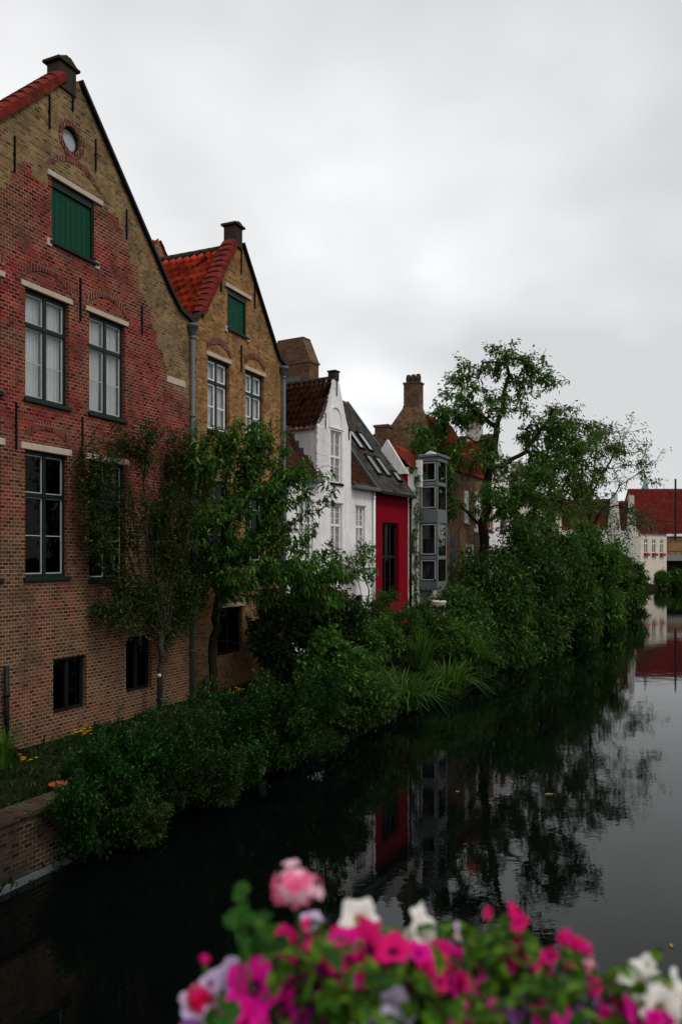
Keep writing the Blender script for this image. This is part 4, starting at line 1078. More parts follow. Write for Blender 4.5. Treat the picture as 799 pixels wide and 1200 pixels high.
# tall ash-like tree over the canal
d = 40.0; b_ = at(570, 748, d)
bs = [blob(px, py, dd, rx, ry, w_) for px, py, dd, rx, ry, w_ in ((592, 424, 40, 24, 18, .45), (556, 445, 40, 32, 20, .55), (628, 448, 40.5, 26, 26, .5), (526, 482, 39, 32, 18, .5), (580, 482, 40, 40, 22, .55), (645, 500, 41, 34, 26, .7), (508, 520, 38.5, 30, 20, .55), (560, 535, 39, 40, 20, .5), (620, 545, 40.5, 44, 26, .8),
      (668, 520, 41, 26, 26, .5), (500, 556, 37.5, 30, 18, .7), (550, 585, 38.5, 38, 20, .5), (612, 585, 39.5, 44, 28, .8))]
plant('ash_tree', 'tall open crowned tree on a dark trunk, rising above all the roofs beside the canal', 'tree', b_,
      [[b_, at(568, 680, d), at(566, 610, d), at(574, 550, d), at(582, 500, d), at(596, 440, d), at(590, 402, d)], [at(568, 612, d), at(600, 590, d), at(640, 560, 40.5), at(668, 530, 41)],
       [at(574, 552, d), at(615, 530, 40.3), at(650, 480, 40.8)], [at(566, 620, d), at(535, 590, 39), at(505, 560, 38.4)], [at(580, 505, d), at(548, 470, 39.6), at(520, 462, 39.2)], [at(592, 450, d), at(625, 430, 40.4), at(640, 408, 40.5)], [at(566, 650, d), at(595, 640, 39.6), at(620, 600, 39.5)]],
      bs, 640, 30, .20, 'leaf_ash', 'bark', .25, .012, 13, .12, .3, wr=.42, droop=.25, down=.25, clump=4, csd=.34, shape='oval', seg=.4, wander=.09, along=2)
# slimmer trees behind
d = 54.0; b_ = at(641, 720, d)
bs = [blob(px, py, dd, rx, ry, w_) for px, py, dd, rx, ry, w_ in ((650, 505, 54, 34, 24, .8), (685, 530, 55, 34, 30, .8), (640, 560, 54, 36, 30, 1), (620, 600, 53, 30, 28, .9), (670, 585, 54, 36, 26, 1))]
plant('slim_tree', 'slim tree with a loose crown just behind and right of the tallest tree', 'tree', b_,
      [[b_, at(643, 620, d), at(645, 560, d), at(660, 500, d)], [at(643, 600, d), at(665, 560, d), at(692, 520, 54.6)]], bs, 230, 30, .28, 'leaf_olive', 'bark', .17, .016, 14, .20, .35, wr=.4, droop=.3, down=.4, clump=3, csd=.5, seg=.7, wander=.12, along=2, shape='dia')
d = 66.0; b_ = at(690, 705, d)
bs = [blob(px, py, dd, rx, ry, w_) for px, py, dd, rx, ry, w_ in ((700, 505, 66, 26, 18, .5), (722, 525, 66, 30, 24, .6), (745, 550, 66, 24, 20, .5), (695, 560, 65, 30, 26, .7), (728, 592, 65, 26, 22, .5), (748, 618, 66, 16, 16, .3), (680, 590, 65, 30, 24, .8))]
plant('slim_tree', 'sparse airy tree with thin bare twigs against the sky over the step gables', 'tree', b_,
      [[b_, at(690, 630, d), at(692, 570, d), at(702, 500, d)], [at(690, 620, d), at(725, 570, d), at(762, 545, d)], [at(692, 580, d), at(715, 540, d), at(735, 505, d)]], bs, 260, 18, .26, 'leaf_olive', 'bark', .17, .02, 15, .24, .35, wr=.4, droop=.3, clump=3, csd=.6, seg=.8, wander=.13, along=1, shape='dia')

# broad bank trees hanging over the water
def bankbush(label, px, top, bot, d, rpx, seed, leaf='leaf_mass', n=240, ls=.22, base=None):
    cy_ = (top + bot) / 2; ry = (bot - top) / 2
    b_ = at(px - 6, bot, d); b_.z = max(.25, ground_h(b_.x, b_.y)) if shore_w(b_.x, b_.y) > 0 else .1
    bs = [blob(px, cy_, d, rpx * .8, ry * .8, 1.0), blob(px - rpx * .35, top + ry * .55, d + .8, rpx * .55, ry * .5, .6), blob(px + rpx * .35, top + ry * .75, d + .3, rpx * .55, ry * .55, .6), blob(px + rpx * .2, bot - ry * .30, d - .6, rpx * .9, ry * .36, .9), blob(px - rpx * .4, bot - ry * .40, d - .7, rpx * .75, ry * .45, .8)]
    c0 = at(px, cy_ + ry * .4, d)
    return plant('bank_tree', label, 'tree', b_, [[b_, b_ + (c0 - b_) * .5, c0], [b_, b_ + Vector((-.5, .3, 1.2)), at(px - rpx * .5, cy_, d)], [b_, b_ + Vector((.5, -.2, 1.0)), at(px + rpx * .5, cy_, d)]],
          bs, int(n * 1.25), 44, ls * 1.2, leaf, 'bark', .12, .010, seed, .26, .55, wr=.42, droop=.3, down=.4, clump=3, csd=.32, seg=.6, along=2, shape='dia')
bankbush('dark bank tree directly under the trunk of the tallest tree, leaning over the water', 574, 646, 782, 37.5, 46, 31, n=260, ls=.20)
bankbush('dark broad bank tree with drooping outer twigs, second along the water from the tallest tree', 618, 606, 765, 43, 44, 32, n=270)
bankbush('dense bank tree in the middle of the green mass, above the widest dark reflection', 655, 604, 748, 49, 42, 33, n=270)
bankbush('rounded bank tree with yellowish new leaves near the right end of the green mass', 692, 606, 730, 58, 38, 34, 'leaf_ash', n=260, ls=.26)
bankbush('bank tree just before the rightmost one, its crown below the white step gables', 712, 640, 716, 70, 30, 35, n=220, ls=.28)
bankbush('rightmost bank tree, its round edge touching the open water by the far bridge', 736, 652, 706, 84, 17, 36, n=180, ls=.3)
bankbush('low dark bush left of the tallest tree, under the brown brick house', 532, 694, 764, 34.3, 30, 37, n=220, ls=.18)

# shrubs in the gardens
def shrub(name, label, px, py, d, rpx, rpy, seed, leaf, ls, n=160, m=36, wr=.45, shape='oval', shell=.7, droop=.25, spread=.09, cat='shrub', clump=2, csd=.12, ground=None, down=.2):
    b_ = at(px, py + rpy, d); gh = max(.08, ground_h(b_.x, b_.y)); b_.z = gh
    c = at(px, py, d); s = d / FPX
    bs = [blob(px, py, d, rpx, rpy, 1), blob(px - rpx * .3, py - rpy * .2, d, rpx * .7, rpy * .75, .5), blob(px + rpx * .35, py + rpy * .3, d, rpx * .7, rpy * .65, .5)]
    rs_ = random.Random(seed)
    if name == 'feathery_bush':
        for k in range(16): bs.append(blob(px + rs_.uniform(-1, 1) * rpx, py - rpy * rs_.uniform(.2, 1.02), d + rs_.uniform(-.8, .4), 5, 18, .08))
        for k in range(5): bs.append(blob(px + rs_.uniform(-.8, .8) * rpx, py + rpy * rs_.uniform(.5, .95), d - rs_.uniform(.1, .7), 14, 9, .09))
    st = [[b_, b_ + (c - b_) * .6]] + [[b_, b_ + Vector((math.cos(k * 1.7) * rpx * s * .4, math.sin(k * 1.7) * rpx * s * .3, (c.z - gh) * .7))] for k in range(4)]
    return plant(name, label, cat, b_, st, bs, n, m, ls, leaf, 'bark', .03, .004, seed, spread, shell, wr=wr, droop=droop, shape=shape, clump=clump, csd=csd, seg=.22, wander=.06, along=1, wood='stems', down=down)
G = 'feathery bushes along the near bank'
for i, (px, py, d, rx, ry, lab) in enumerate(((112, 926, 14.0, 44, 48, 'feathery dark bush at the end of the brick canal wall'), (160, 906, 15.0, 48, 50, 'feathery bush right of the one at the canal wall end, below the basement window'), (212, 886, 15.9, 50, 54, 'feathery bush below the trunk of the dark twiggy tree'),
        (266, 864, 17.2, 48, 50, 'feathery bush below the leaning trunk of the fresh green tree'), (322, 850, 18.5, 42, 46, 'feathery bush beside the small grey plate'), (364, 842, 19.5, 34, 44, 'tallest bluish feathery bush, last in the near bank row'), (88, 962, 13.3, 24, 34, 'low feathery bush spilling over the brick canal wall to the water'),
        (150, 955, 14.1, 44, 30, 'low dark feathery sprays hanging to the water left of the small grey plate'), (235, 915, 16.1, 46, 28, 'low feathery sprays hanging to the water below the fresh green tree'))):
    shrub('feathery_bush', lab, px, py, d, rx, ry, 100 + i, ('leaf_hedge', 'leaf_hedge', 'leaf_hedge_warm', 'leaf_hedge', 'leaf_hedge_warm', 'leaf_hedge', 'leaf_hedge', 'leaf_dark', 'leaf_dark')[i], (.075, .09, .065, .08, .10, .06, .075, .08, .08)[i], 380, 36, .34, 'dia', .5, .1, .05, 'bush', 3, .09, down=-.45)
shrub('leafy_shrub', 'broad leaved shrub with pale green leaves at the middle of the bank', 386, 775, 21.6, 34, 42, 120, 'leaf_fresh', .16, 130, 22, .55)
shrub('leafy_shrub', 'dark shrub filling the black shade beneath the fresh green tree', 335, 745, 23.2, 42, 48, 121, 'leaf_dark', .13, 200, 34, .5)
shrub('leafy_shrub', 'mid green shrub behind the arching blades, below the white house corner', 432, 742, 26.2, 36, 26, 122, 'leaf_fresh', .13, 170, 30, .5)
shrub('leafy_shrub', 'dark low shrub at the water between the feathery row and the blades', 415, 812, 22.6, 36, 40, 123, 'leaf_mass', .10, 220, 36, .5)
shrub('leafy_shrub', 'orange yellow tinted shrub against the white house wall', 386, 712, 24.4, 17, 24, 124, 'leaf_orange', .10, 90, 30, .5)
shrub('clipped_shrub', 'round dark clipped shrub before the crimson house door', 461, 722, 29.4, 32, 28, 125, 'leaf_mass', .07, 330, 44, .5, 'dia', .85, .1, .06)
shrub('leafy_shrub', 'dark shrub under the grey bay window', 505, 735, 32.4, 30, 24, 126, 'leaf_mass', .13, 180, 34, .5)
shrub('leafy_shrub', 'olive green shrub between the arching blades and the low dark bush', 535, 752, 32.0, 28, 22, 127, 'leaf_ash', .12, 170, 30, .4)
shrub('leafy_shrub', 'tall dark shrub added as garden shade at the white house corner behind the fresh green tree', 366, 722, 25.0, 32, 40, 129, 'leaf_dark', .13, 240, 38, .5)  # shrub added to blacken the garden shade before the white wall
shrub('leafy_shrub', 'dark shrub in front of the brick wall foot at the garden corner', 402, 722, 23.6, 24, 26, 128, 'leaf_dark', .12, 150, 30, .5)
shrub('leafy_shrub', 'pale leaved low plant at the waterline just left of the arching blades', 448, 826, 24.0, 16, 14, 130, 'leaf_olive', .10, 60, 20, .5)
shrub('leafy_shrub', 'small yellowish plant at the water below the broad leaved shrub', 398, 838, 21.9, 15, 14, 131, 'leaf_olive', .11, 50, 18, .6)
shrub('fern_clump', 'drooping fern like clump between the broad leaved shrub and the blades', 424, 786, 24.2, 26, 26, 132, 'leaf_ash', .17, 90, 22, .22, cat='fern', droop=.5)
# climber on the white wall
b_ = at(428, 712, 30.3); b_.z = 1.5
plant('climbing_rose', 'thin stemmed climber with sparse leaves on the white wall beside the crimson house', 'climber', b_, [[b_, at(432, 690, 30.2), at(425, 668, 30.0), at(428, 640, 30.0)], [b_, at(422, 690, 30), at(418, 655, 29.6)]],
      [blob(428, 648, 29.9, 13, 12, 1), blob(418, 662, 29.5, 13, 14, 1), blob(434, 672, 30.1, 8, 10, .6)], 46, 18, .12, 'leaf_ash', 'pale_bark', .03, .006, 140, .1, .3, seg=.2, wander=.06, wood='stems', along=1)
# ivy on the pale wall strip
bs = [((.0, 0, 0), (1, 1, 1), 1)]
v_ = []; rng_ = random.Random(9)
b_ = BY.matrix_basis @ Vector((.8, -.08, 1.4)); top_ = [BY.matrix_basis @ Vector((rng_.uniform(.1, 1.15), -.10, 1.6 + 7.6 * k / 30)) for k in range(31)]
plant('wall_ivy', 'ivy trailing up the pale wall strip beside the grey bay window', 'ivy', b_, [[b_, BY.matrix_basis @ Vector((.7, -.08, 5.0)), BY.matrix_basis @ Vector((1.1, -.09, 9.2))]],
      [(tuple(p), (.16, .12, .25), 1) for p in top_], 110, 16, .11, 'leaf_ash', 'bark', .03, .005, 141, .07, .3, seg=.3, wander=.03, wood='stems', along=1)

# arching blades
def tuft(label, px, py, d, n, ln, seed, leaf='leaf_blade', wid=.03, lean=.9, rad=.25, name='blade_tuft', cat='grass clump'):
    rng = np.random.default_rng(seed); b_ = at(px, py, d); b_.z = max(.1, ground_h(b_.x, b_.y))
    V = []; F = []
    for i in range(n):
        a = rng.uniform(0, 2 * np.pi); r0 = rad * np.sqrt(rng.random()); L_ = ln * rng.uniform(.55, 1.2); ln_ = lean * rng.uniform(.3, 1.3)
        o_ = np.array([r0 * np.cos(a), r0 * np.sin(a), 0]); a += rng.normal(0, .5); dr = np.array([np.cos(a), np.sin(a), 0]); sd_ = np.array([-np.sin(a), np.cos(a), 0])
        k0 = len(V); S = 5
        for s in range(S + 1):
            tt = s / S; p = o_ + dr * L_ * ln_ * tt ** 1.9 * .75 + np.array([0, 0, 1]) * L_ * (tt - .55 * ln_ * tt ** 2.6)
            w2 = wid * (1 - tt ** 2) * .5 + .002; tw = sd_ * w2
            V += [p - tw, p + tw]
        for s in range(S): F.append((k0 + 2 * s, k0 + 2 * s + 1, k0 + 2 * s + 3, k0 + 2 * s + 2))
    o_ = npmesh(name, V, F, leaf); o_.location = b_
    return tag(o_, label, cat)
tuft('large tuft of bright arching blades leaning over the water, below the clipped shrub', 474, 802, 26.2, 300, 1.75, 201, wid=.055, rad=.55, lean=1.25)
tuft('tuft of arching blades right of the largest tuft, with tips dipping toward the canal', 522, 795, 29.2, 260, 1.7, 202, wid=.055, rad=.6, lean=1.25)
tuft('darker tuft of arching blades left of the largest tuft', 436, 818, 24.2, 320, 1.7, 203, 'leaf_fresh', wid=.035, rad=.35)
tuft('small pale tuft of blades highest on the bank behind the largest tuft', 492, 770, 29.6, 260, 1.9, 204, wid=.04, rad=.35, lean=.7)
tuft('far tuft of blades at the foot of the low dark bush', 552, 778, 32.6, 220, 1.7, 205, wid=.05, rad=.55, lean=1.1)
tuft('upright fern like tuft at the far left edge by the black pipe', 4, 850, 14.9, 120, .9, 206, 'leaf_blade', .02, .6, .15, 'fern_tuft', 'fern')

# low ground cover and grass on the bank
rng = np.random.default_rng(77); pos = []
while len(pos) < 40000:
    y = 8 + 40 * rng.random() ** 1.6
    wv = rng.uniform(-.25, 5.2) if rng.random() < .6 else rng.uniform(-.3, .9)
    for (ax, ay), (bx, by) in zip(SHORE, SHORE[1:]):
        yy = y - LN.y * wv
        if ay <= yy < by:
            x = ax + (bx - ax) * (yy - ay) / (by - ay) + LN.x * wv
            if x < .4453 * y - 13.6 + .1 and y < 26.5: break
            pos.append((x, y, max(.03, ground_h(x, y) - .02))); break
pos = np.array(pos); ax = rng.normal(0, .55, pos.shape) + np.array([0, 0, 1.0])
V, F = leaves_np(pos, ax, rng.uniform(.07, .26, len(pos)), rng, .22, .1, .15, 'dia')
tag(npmesh('ground_cover', V, F, 'leaf_ground'), kind='stuff')

# small flower clumps by the wall
def clump_flowers(label, px, py, d, n, r, seed):
    rng = random.Random(seed); b_ = at(px, py, d); root = empty('yellow_flowers', b_, label, 'flowers')
    st = MB(); fl = MB()
    for k in range(n):
        x, y, z = rng.gauss(0, r), rng.gauss(0, r * .7), rng.gauss(0, r * .5)
        st.tube([(x * .4, y * .4, -.45), (x, y, z)], .004, 4)
        for j in range(6):
            a = j * math.pi / 3; c_, s_ = math.cos(a), math.sin(a)
            fl.face([(x, y, z), (x + .03 * c_ - .012 * s_, y + .03 * s_ + .012 * c_, z + .02), (x + .045 * c_, y + .045 * s_, z + .022), (x + .03 * c_ + .012 * s_, y + .03 * s_ - .012 * c_, z + .02)])
    st.build('stems', 'leaf_ground', root, uv=False); fl.build('blossoms', 'petal_yellow', root, uv=False)
clump_flowers('larger clump of yellow flowers at the foot of the red brick wall', 97, 858, 17.0, 26, .11, 1)
clump_flowers('smaller yellow flower clump nearer the corner, left of the larger yellow one', 30, 889, 15.3, 18, .10, 2)
clump_flowers('orange yellow flowers at the wall beside the leaning trunk', 277, 808, 21.6, 18, .10, 3)
# terracotta bowl on the canal wall, grey plate, garden post
b_ = at(69, 924, 13.6); tb = MB().lathe([(.0, .0), (.10, .0), (.15, .07), (.165, .075), (.165, .09), (.13, .09), (.09, .03), (0, .02)], n=20)
o_ = tb.build('clay_bowl', 'orange_pot', uv=False); o_.location = b_; tag(o_, 'shallow orange clay bowl at the inner end of the brick canal wall', 'bowl')
b_ = at(308, 898, 18.2); pm = MB().box(-.085, .085, -.012, .012, -.17, .17); o_ = pm.build('metal_plate', 'grey_plate', bevel=.004); o_.location = b_; o_.rotation_euler = (R(-14), R(8), R(-25)); tag(o_, 'small leaning grey metal plate at the water edge among the feathery bushes', 'plate')
MB().box(-.02, .02, .0, .03, -1.0, -.16).build('stake', 'dark_wood', o_)
b_ = at(187, 838, 19.0); po = MB().tube([(0, 0, -.3), (0, 0, .92)], .06, 8); o_ = po.build('garden_post', 'dark_wood', uv=False); o_.location = b_; tag(o_, 'short dark garden post with a pale round cap beside the twiggy tree', 'post')
MB().lathe([(.04, .92), (.05, .95), (.04, .98), (0, .99)], n=10).build('cap', 'stone', o_, uv=False)
# dark garden fence and pale tub under the bay window
fe = empty('garden_fence', at(502, 720, 33.2), 'dark plank fence standing under the grey bay window', 'fence'); fe.location.z = 1.4; fe.rotation_euler = (0, 0, R(20))
fm = MB()
for k in range(12): fm.box(-.75 + k * .125, -.635 + k * .125, -.012, .012, 0, 1.6 + .03 * (k % 3))
fm.build('boards', 'dark_wood', fe); MB().box(-.75, .75, .014, .06, .3, .4).box(-.75, .75, .014, .06, 1.2, 1.3).build('rails', 'dark_wood', fe)
tu = MB().lathe([(0, 0), (.24, 0), (.30, .40), (.33, .44), (.30, .47), (.25, .44), (.22, .36), (0, .36)], n=20); o_ = tu.build('garden_tub', 'cream_plaster', uv=False); o_.location = at(514, 700, 33.9); o_.location.z = 2.75; tag(o_, 'pale round tub standing beneath the grey bay window', 'tub')
st = MB().box(-.9, .9, -.5, .5, -1.6, 0); o_ = st.build('garden_step', 'concrete'); o_.location = (o_.location[0], 0, 0); o_.location = at(514, 700, 34.1); o_.location.z = 2.74; o_.rotation_euler = (0, 0, R(63)); tag(o_, 'concrete landing below the grey bay window carrying the pale tub', 'landing')
# far bank greenery by the bridge
for i, (px, d, lab, r) in enumerate(((775, 131, 'bright green bush hanging below the far bridge, right of its pale pier', 1.15), (793, 131.5, 'dark green bush below the far bridge at the right edge of the view', 1.35))):
    b_ = at(px, 680, d); b_.z = .1
    c_ = (b_.x, b_.y, 1.7)
    plant('bank_bush', lab, 'bush', b_, [[b_, Vector(c_)]], [(c_, (r, r * .8, r * .95), 1)], 150, 26, .38, 'leaf_fresh' if i != 1 else 'leaf_mass', 'bark', .08, .01, 300 + i, .3, .6, shape='dia', wood='stems', along=1, seg=.5)
# fallen leaves floating
for i, (px, py, lab) in enumerate(((643, 931, 'yellow fallen leaf floating in the dark tree reflection'), (786, 1109, 'yellowish fallen leaf floating on the pale open water at the right'), (536, 928, 'tiny pale leaf floating left of the tree reflection'))):
    d = 5 * FPX / (py - 655); p = at(px, py, d); k = .10 if i == 0 else .05
    lf = MB(); lf.face([(-k, 0, 0), (-k * .3, -k * .5, .012), (k * .5, -k * .4, .01), (k, 0, .02)]); lf.face([(-k, 0, 0), (k, 0, .02), (k * .5, k * .45, .004), (-k * .3, k * .5, .012)])
    o_ = lf.build('floating_leaf', 'leaf_fallen', uv=False); o_.location = (p.x, p.y, .006); o_.rotation_euler = (0, 0, i * 1.3); tag(o_, lab, 'leaf')

# ------------------------------------------------------------------ flowers on the parapet in front of the viewer
def petunia(parent, p, r, mat, throat, face, seed, droop=.25):
    rng = random.Random(seed); c = Vector(p); fd = Vector(face).normalized(); a = fd.orthogonal().normalized(); b = fd.cross(a)
    V = []; F = []; MI = []; nr = 8; ns = 40; ph = rng.random() * 6
    for i in range(nr + 1):
        tt = i / nr; rr_ = r * (.10 + .90 * tt ** 1.15); z = r * (-.95 + 1.15 * tt ** .45 - droop * tt ** 3)
        for j in range(ns):
            th = 2 * math.pi * j / ns; lobe = 1 + (.13 * math.cos(5 * th + ph) + .03 * math.sin(11 * th + ph)) * tt ** 2
            zz = z + r * .10 * tt ** 2 * math.sin(5 * th + ph * 2) + r * .05 * tt ** 2 * math.sin(13 * th + ph)
            V.append(a * math.cos(th) * rr_ * lobe + b * math.sin(th) * rr_ * lobe + fd * zz)
    mb = MB()
    for i in range(nr):
        for j in range(ns):
            q = [i * ns + j, i * ns + (j + 1) % ns, (i + 1) * ns + (j + 1) % ns, (i + 1) * ns + j]
            mb.f.append(q); mb.m.append(1 if i < 2 else 0); mb.sm.append(True)
    mb.v = [tuple(v + c) for v in V]
    tb = [c - fd * r * .9, c - fd * r * 1.4 + Vector((0, 0, -r * .3))]
    return mb.build('flower', [mat, throat], parent, uv=False)
def pelargonium(parent, p, r, mat, seed, n=40, fr=.30, pale=None):
    rng = random.Random(seed); mb = MB(); c = Vector(p)
    for k in range(n):
        z = 1 - 1.45 * (k + .5) / n; th = k * 2.39996; s = math.sqrt(max(0, 1 - z * z)); nd = Vector((s * math.cos(th), s * math.sin(th), z))
        o_ = c + nd * r * rng.uniform(.62, 1.12); nd = (nd + Vector((rng.gauss(0, .3), rng.gauss(0, .3), rng.gauss(0, .3)))).normalized(); a = nd.orthogonal().normalized(); b = nd.cross(a); f = r * fr * rng.uniform(.8, 1.3)
        mi = 2 if rng.random() < .4 else 0
        for j in range(5):
            t0 = j * 2 * math.pi / 5 + rng.random() * .2; d_ = a * math.cos(t0) + b * math.sin(t0); e = a * -math.sin(t0) + b * math.cos(t0); q = rng.uniform(-.05, .22)
            P_ = [o_, o_ + d_ * f * .5 + e * f * .34 + nd * f * .1, o_ + d_ * f * 1.0 + e * f * .24 + nd * f * q, o_ + d_ * f * 1.08 + nd * f * q, o_ + d_ * f * 1.0 - e * f * .24 + nd * f * q, o_ + d_ * f * .5 - e * f * .34 + nd * f * .1]
            mb.face([P_[0], P_[1], P_[2], P_[3]], mi, True); mb.face([P_[0], P_[3], P_[4], P_[5]], mi, True)
        mb.tube([c - Vector((0, 0, r * .9)), o_], r * .02, 4, 1)
    return mb.build('flower', [mat, 'leaf_geranium', pale or mat], parent, uv=False)
def roundleaf(mb, p, r, nd, rng, lobes=7):
    nd = Vector(nd).normalized(); a = nd.orthogonal().normalized(); b = nd.cross(a); c = Vector(p); n = 21; ring1 = []; ring2 = []; ph = rng.random() * 6
    for j in range(n):
        th = ph + 2 * math.pi * (j + .5) / n * .94; sc = 1 + .07 * math.cos(lobes * th)
        ring1.append(c + (a * math.cos(th) + b * math.sin(th)) * r * .55 + nd * r * .06)
        ring2.append(c + (a * math.cos(th) + b * math.sin(th)) * r * sc + nd * r * (.18 + .05 * math.sin(lobes * th)))
    for j in range(n - 1):
        mb.face([c, ring1[j], ring1[j + 1]], 0, True); mb.face([ring1[j], ring2[j], ring2[j + 1], ring1[j + 1]], 0, True)
def ovalleaf(mb, p, ln, d_, up, wr=.5):
    d_ = Vector(d_).normalized(); s = d_.cross(Vector(up)); s = s.normalized() if s.length > 1e-3 else d_.orthogonal().normalized(); u = s.cross(d_); c = Vector(p); w2 = ln * wr * .5
    pts = [(0, .12, 0), (.3, .95, .06), (.62, .85, .05), (1, .02, -.10)]
    L_ = [c + d_ * ln * t0 + s * w2 * w_ + u * ln * (z_ + .05 * w_) for t0, w_, z_ in pts]; M_ = [c + d_ * ln * t0 + u * ln * z_ for t0, w_, z_ in pts]; Rr = [c + d_ * ln * t0 - s * w2 * w_ + u * ln * (z_ + .05 * w_) for t0, w_, z_ in pts]
    for k in range(3): mb.face([M_[k], L_[k], L_[k + 1], M_[k + 1]], 0, True); mb.face([Rr[k], M_[k], M_[k + 1], Rr[k + 1]], 0, True)
TROUGH_Z = 4.20
pp_ = MB().box(-14, 14, .70, .78, 3.36, 4.22).box(-14, 14, 1.16, 1.25, 3.36, 4.22).box(-14, 14, .78, 1.16, 3.36, 4.08)
tag(pp_.build('parapet_trough', 'concrete'), kind='structure')  # bridge parapet holding the planting trough, unseen below the frame
sl_ = MB().box(-14, 14, .78, 1.16, 4.08, TROUGH_Z); tag(sl_.build('soil', 'ground_soil', uv=False), kind='structure')
def bedplant(name, label, cat, x, y, flowers, leaves, seed, leafmat, style):
    """flowers: (px, py, d, px size, material, throat, kind)   leaves: (px, py, d, count, spread px)"""
    rng = random.Random(seed); base = Vector((x, y, TROUGH_Z)); root = empty(name, base, label, cat)
    st = MB(); lf = MB()
    def stem(p, r0=.0035):
        q = Vector(p) - base; m = q * .5 + Vector((rng.gauss(0, .02), rng.gauss(0, .02), .05)); st.tube([(0, 0, -.02), tuple(m * .6), tuple(m), tuple(q)], [r0 * 1.3, r0 * 1.2, r0, r0 * .8], 6)
    extra = []
    for (px, py, d, sz, mat, th, kind) in flowers:
        if kind != 'u' and sz > 30 and mat != WT:
            for q in range(5): extra.append((px + rng.uniform(-42, 42), py + rng.uniform(-2, 46), d + rng.uniform(-.03, .03), sz * rng.uniform(.5, .75), mat, th, rng.choice('pst')))
    for k, (px, py, d, sz, mat, th, kind) in enumerate(list(flowers) + extra):
        p = at(px, py, d); r = sz * .52 * d / FPX; lp = p - base
        if kind == 'u': pelargonium(root, lp, r * .78, mat, seed * 7 + k, pale={'petal_pink': 'petal_pale', 'petal_rose': 'petal_magenta', 'petal_red': 'petal_rose'}.get(mat)); stem(p - Vector((0, 0, r * .6)))
        else:
            fc = {'p': (rng.uniform(-.5, .5), -1, rng.uniform(.2, .9)), 's': (rng.choice((-1, 1)) * .9, -.45, .5), 't': (rng.uniform(-.5, .5), -.35, 1.0), 'b': (rng.uniform(-.4, .4), .6, .7)}[kind]
            petunia(root, lp, r, mat, th, fc, seed * 13 + k); stem(p - Vector(fc).normalized() * r * .9)
    for (px, py, d, n, sp_) in leaves:
        for k in range(max(2, int(n * .8))):
            p = at(px + rng.gauss(0, sp_), py + rng.gauss(0, sp_ * .55), d + rng.gauss(0, .035)) 
            if style == 'round':
                roundleaf(lf, p - base, rng.uniform(.009, .016), (rng.gauss(0, .5), rng.gauss(-.5, .4), 1), rng); stem(p, .002)
            else:
                for j in range(3):
                    q = p - base + Vector((rng.gauss(0, .012), rng.gauss(0, .012), rng.gauss(0, .012)))
                    ovalleaf(lf, q, rng.uniform(.026, .05), (rng.gauss(0, 1), rng.gauss(-.2, 1), rng.gauss(.25, .6)), (0, 0, 1), .5)
                if k % 2 == 0: stem(p, .002)
    st.build('stems', leafmat, root, uv=False); lf.build('foliage', leafmat, root, uv=False)
    return root
MG, PK, RS, RD, WT, LI, PU = 'petal_magenta', 'petal_pink', 'petal_rose', 'petal_red', 'petal_white', 'petal_lilac', 'petal_purple'
TD, TY = 'throat_dark', 'throat_yellow'
bedplant('geranium', 'tall geranium with one round pink and white flower head and leaves against black water', 'flowering plant', -.07, .92,
         [(348, 1042, .90, 66, PK, None, 'u')], [(284, 1078, .91, 5, 10), (286, 1044, .91, 2, 5), (302, 1085, .91, 3, 8), (318, 1112, .92, 8, 14), (330, 1165, .93, 10, 20)], 1, 'leaf_geranium', 'round')
bedplant('geranium', 'red geranium at the left end of the flowers, lowest in the frame', 'flowering plant', -.15, .93,
         [(236, 1172, .92, 44, RD, None, 'u'), (240, 1125, .95, 15, RS, None, 'u')], [(262, 1195, .93, 7, 14)], 2, 'leaf_geranium', 'round')
bedplant('petunia_plant', 'magenta petunias at the left with broad open blooms below the pink geranium head', 'flowering plant', -.06, .90,
         [(296, 1158, .88, 62, MG, TD, 'p'), (322, 1138, .92, 40, MG, TD, 's'), (425, 1110, .92, 66, RS, TD, 's'), (404, 1104, .93, 44, MG, TD, 't'), (362, 1096, .93, 40, RS, TD, 's'), (342, 1112, .94, 36, RS, TD, 's'), (372, 1152, .90, 40, 'throat_dark', TD, 'p'), (456, 1108, .94, 40, MG, TD, 'b'), (335, 1190, .88, 34, MG, TD, 's'), (418, 1176, .89, 18, RD, TY, 'p'), (330, 1158, .9, 34, MG, TD, 't')],
         [(380, 1128, .94, 12, 26), (400, 1175, .92, 22, 30), (350, 1185, .92, 14, 26)], 3, 'leaf_petunia', 'oval')
bedplant('petunia_plant', 'lilac petunias with pale rims, near the red geranium', 'flowering plant', -.10, .96,
         [(270, 1150, .93, 48, LI, TD, 'p'), (246, 1192, .92, 40, PU, TD, 'p'), (364, 1078, .95, 28, LI, TY, 't'), (287, 1172, .9, 30, LI, TD, 's')], [(300, 1190, .95, 9, 22)], 4, 'leaf_petunia', 'oval')
bedplant('petunia_plant', 'two tall white petunias with yellowish throats, rising at the middle', 'flowering plant', .04, 1.0,
         [(421, 1076, .98, 44, WT, TY, 'p'), (414, 1094, .97, 24, WT, TY, 's'), (497, 1086, .98, 50, WT, TY, 's'), (491, 1100, .97, 36, WT, TY, 'p')], [(450, 1120, .98, 12, 24), (500, 1125, .98, 14, 24), (478, 1150, .97, 16, 26)], 5, 'leaf_petunia', 'oval')
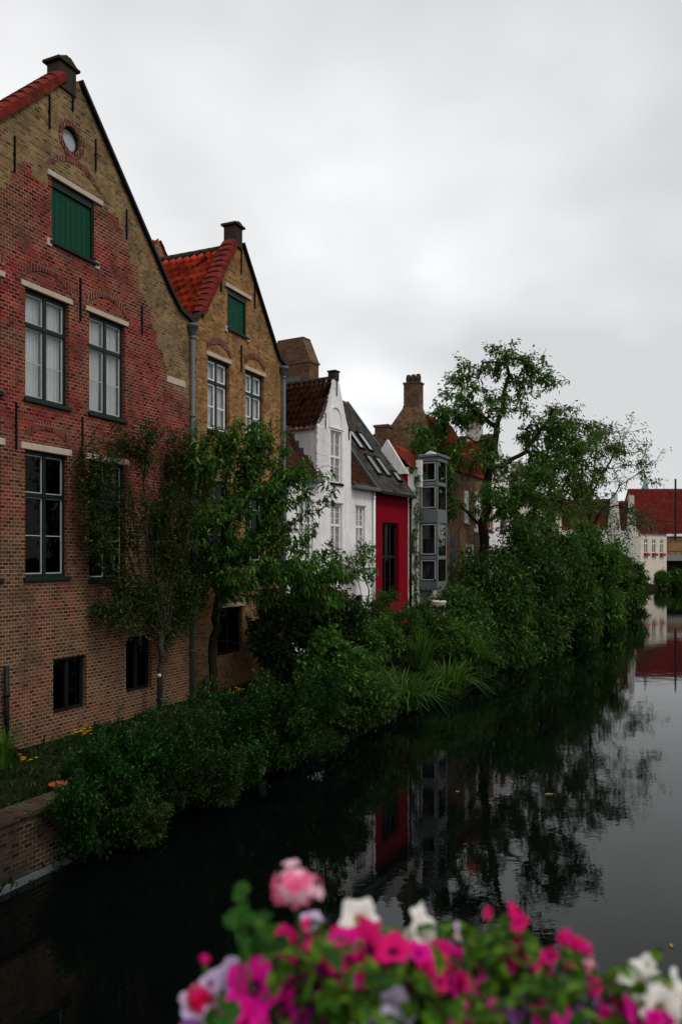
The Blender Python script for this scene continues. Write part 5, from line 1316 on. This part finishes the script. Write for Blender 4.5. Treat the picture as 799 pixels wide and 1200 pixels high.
bedplant('petunia_plant', 'tall magenta petunias right of the middle with blooms held up against the tree reflection', 'flowering plant', .13, .93,
         [(528, 1132, .93, 50, MG, TD, 'p'), (543, 1160, .90, 46, MG, TD, 's'), (512, 1122, .92, 40, RS, TD, 's'), (602, 1068, .95, 22, RS, TD, 's'), (608, 1080, .95, 22, RS, TD, 'p'), (606, 1112, .94, 36, RS, TD, 's'), (598, 1126, .94, 30, MG, TD, 's'), (571, 1070, .96, 14, RS, TD, 's'), (548, 1112, .95, 24, RS, TD, 's'), (556, 1192, .9, 40, RD, TD, 'p'), (520, 1150, .91, 34, RS, TD, 'p'), (482, 1146, .93, 20, RD, TD, 's'), (570, 1130, .95, 26, PU, TD, 't')],
         [(572, 1100, .96, 7, 16), (590, 1140, .95, 12, 24), (520, 1170, .92, 18, 26), (570, 1180, .92, 16, 26), (622, 1105, .96, 3, 6)], 6, 'leaf_petunia', 'oval')
bedplant('geranium', 'rose red geranium with a tall arching row of blooms left of the white petunias', 'flowering plant', .22, .94,
         [(662, 1100, .95, 26, RS, None, 'u'), (680, 1112, .95, 30, RS, None, 'u'), (686, 1130, .94, 26, PK, None, 'u'), (670, 1138, .94, 26, RS, None, 'u'), (692, 1158, .93, 30, RS, None, 'u')], [(650, 1165, .95, 8, 18), (690, 1190, .94, 7, 18)], 7, 'leaf_geranium', 'round')
bedplant('petunia_plant', 'white petunias in the lower right corner', 'flowering plant', .31, .92,
         [(750, 1152, .93, 46, WT, TY, 'p'), (756, 1130, .94, 22, WT, TY, 's'), (778, 1186, .90, 54, WT, TY, 'p'), (794, 1152, .93, 34, WT, TY, 's')], [(770, 1165, .95, 8, 20), (745, 1195, .93, 10, 22)], 8, 'leaf_petunia', 'oval')
bedplant('petunia_plant', 'mixed purple and lilac petunias in the bottom middle, low among the leaves', 'flowering plant', .12, .89,
         [(458, 1186, .86, 52, LI, PU, 'p'), (618, 1164, .92, 32, LI, TD, 'p'), (606, 1178, .91, 28, PU, TD, 's'), (540, 1094, .97, 24, LI, TY, 's'), (640, 1190, .90, 36, MG, TD, 'p'), (678, 1195, .9, 30, PU, TD, 's'), (725, 1170, .93, 40, RS, TD, 's'), (705, 1182, .92, 28, PU, TD, 's'), (648, 1172, .92, 28, LI, TD, 't'), (590, 1194, .9, 30, PU, TD, 'p'), (740, 1182, .9, 34, MG, TD, 's')],
         [(430, 1190, .89, 18, 28), (500, 1190, .90, 18, 28), (600, 1190, .9, 16, 28), (660, 1160, .93, 10, 20)], 9, 'leaf_petunia', 'oval')
# repeats of one kind share a group
for kind_, phrase in {'feathery_bush': 'feathery bushes along the near bank', 'leafy_shrub': 'garden shrubs on the bank below the houses', 'bank_tree': 'broad trees overhanging the canal', 'blade_tuft': 'tufts of arching blades on the bank',
                      'slim_tree': 'slim trees behind the tallest tree', 'geranium': 'geraniums on the bridge parapet', 'petunia_plant': 'petunias on the bridge parapet', 'floating_leaf': 'fallen leaves floating on the canal',
                      'yellow_flowers': 'yellow flower clumps at the wall foot', 'gabled_brick_house': 'pair of brick gable houses', 'step_gabled_house': 'white step gabled houses', 'bank_bush': 'bushes below the far bridge'}.items():
    for o_ in COL.objects:
        if o_.parent is None and o_.name.split('.')[0] == kind_: o_['group'] = phrase
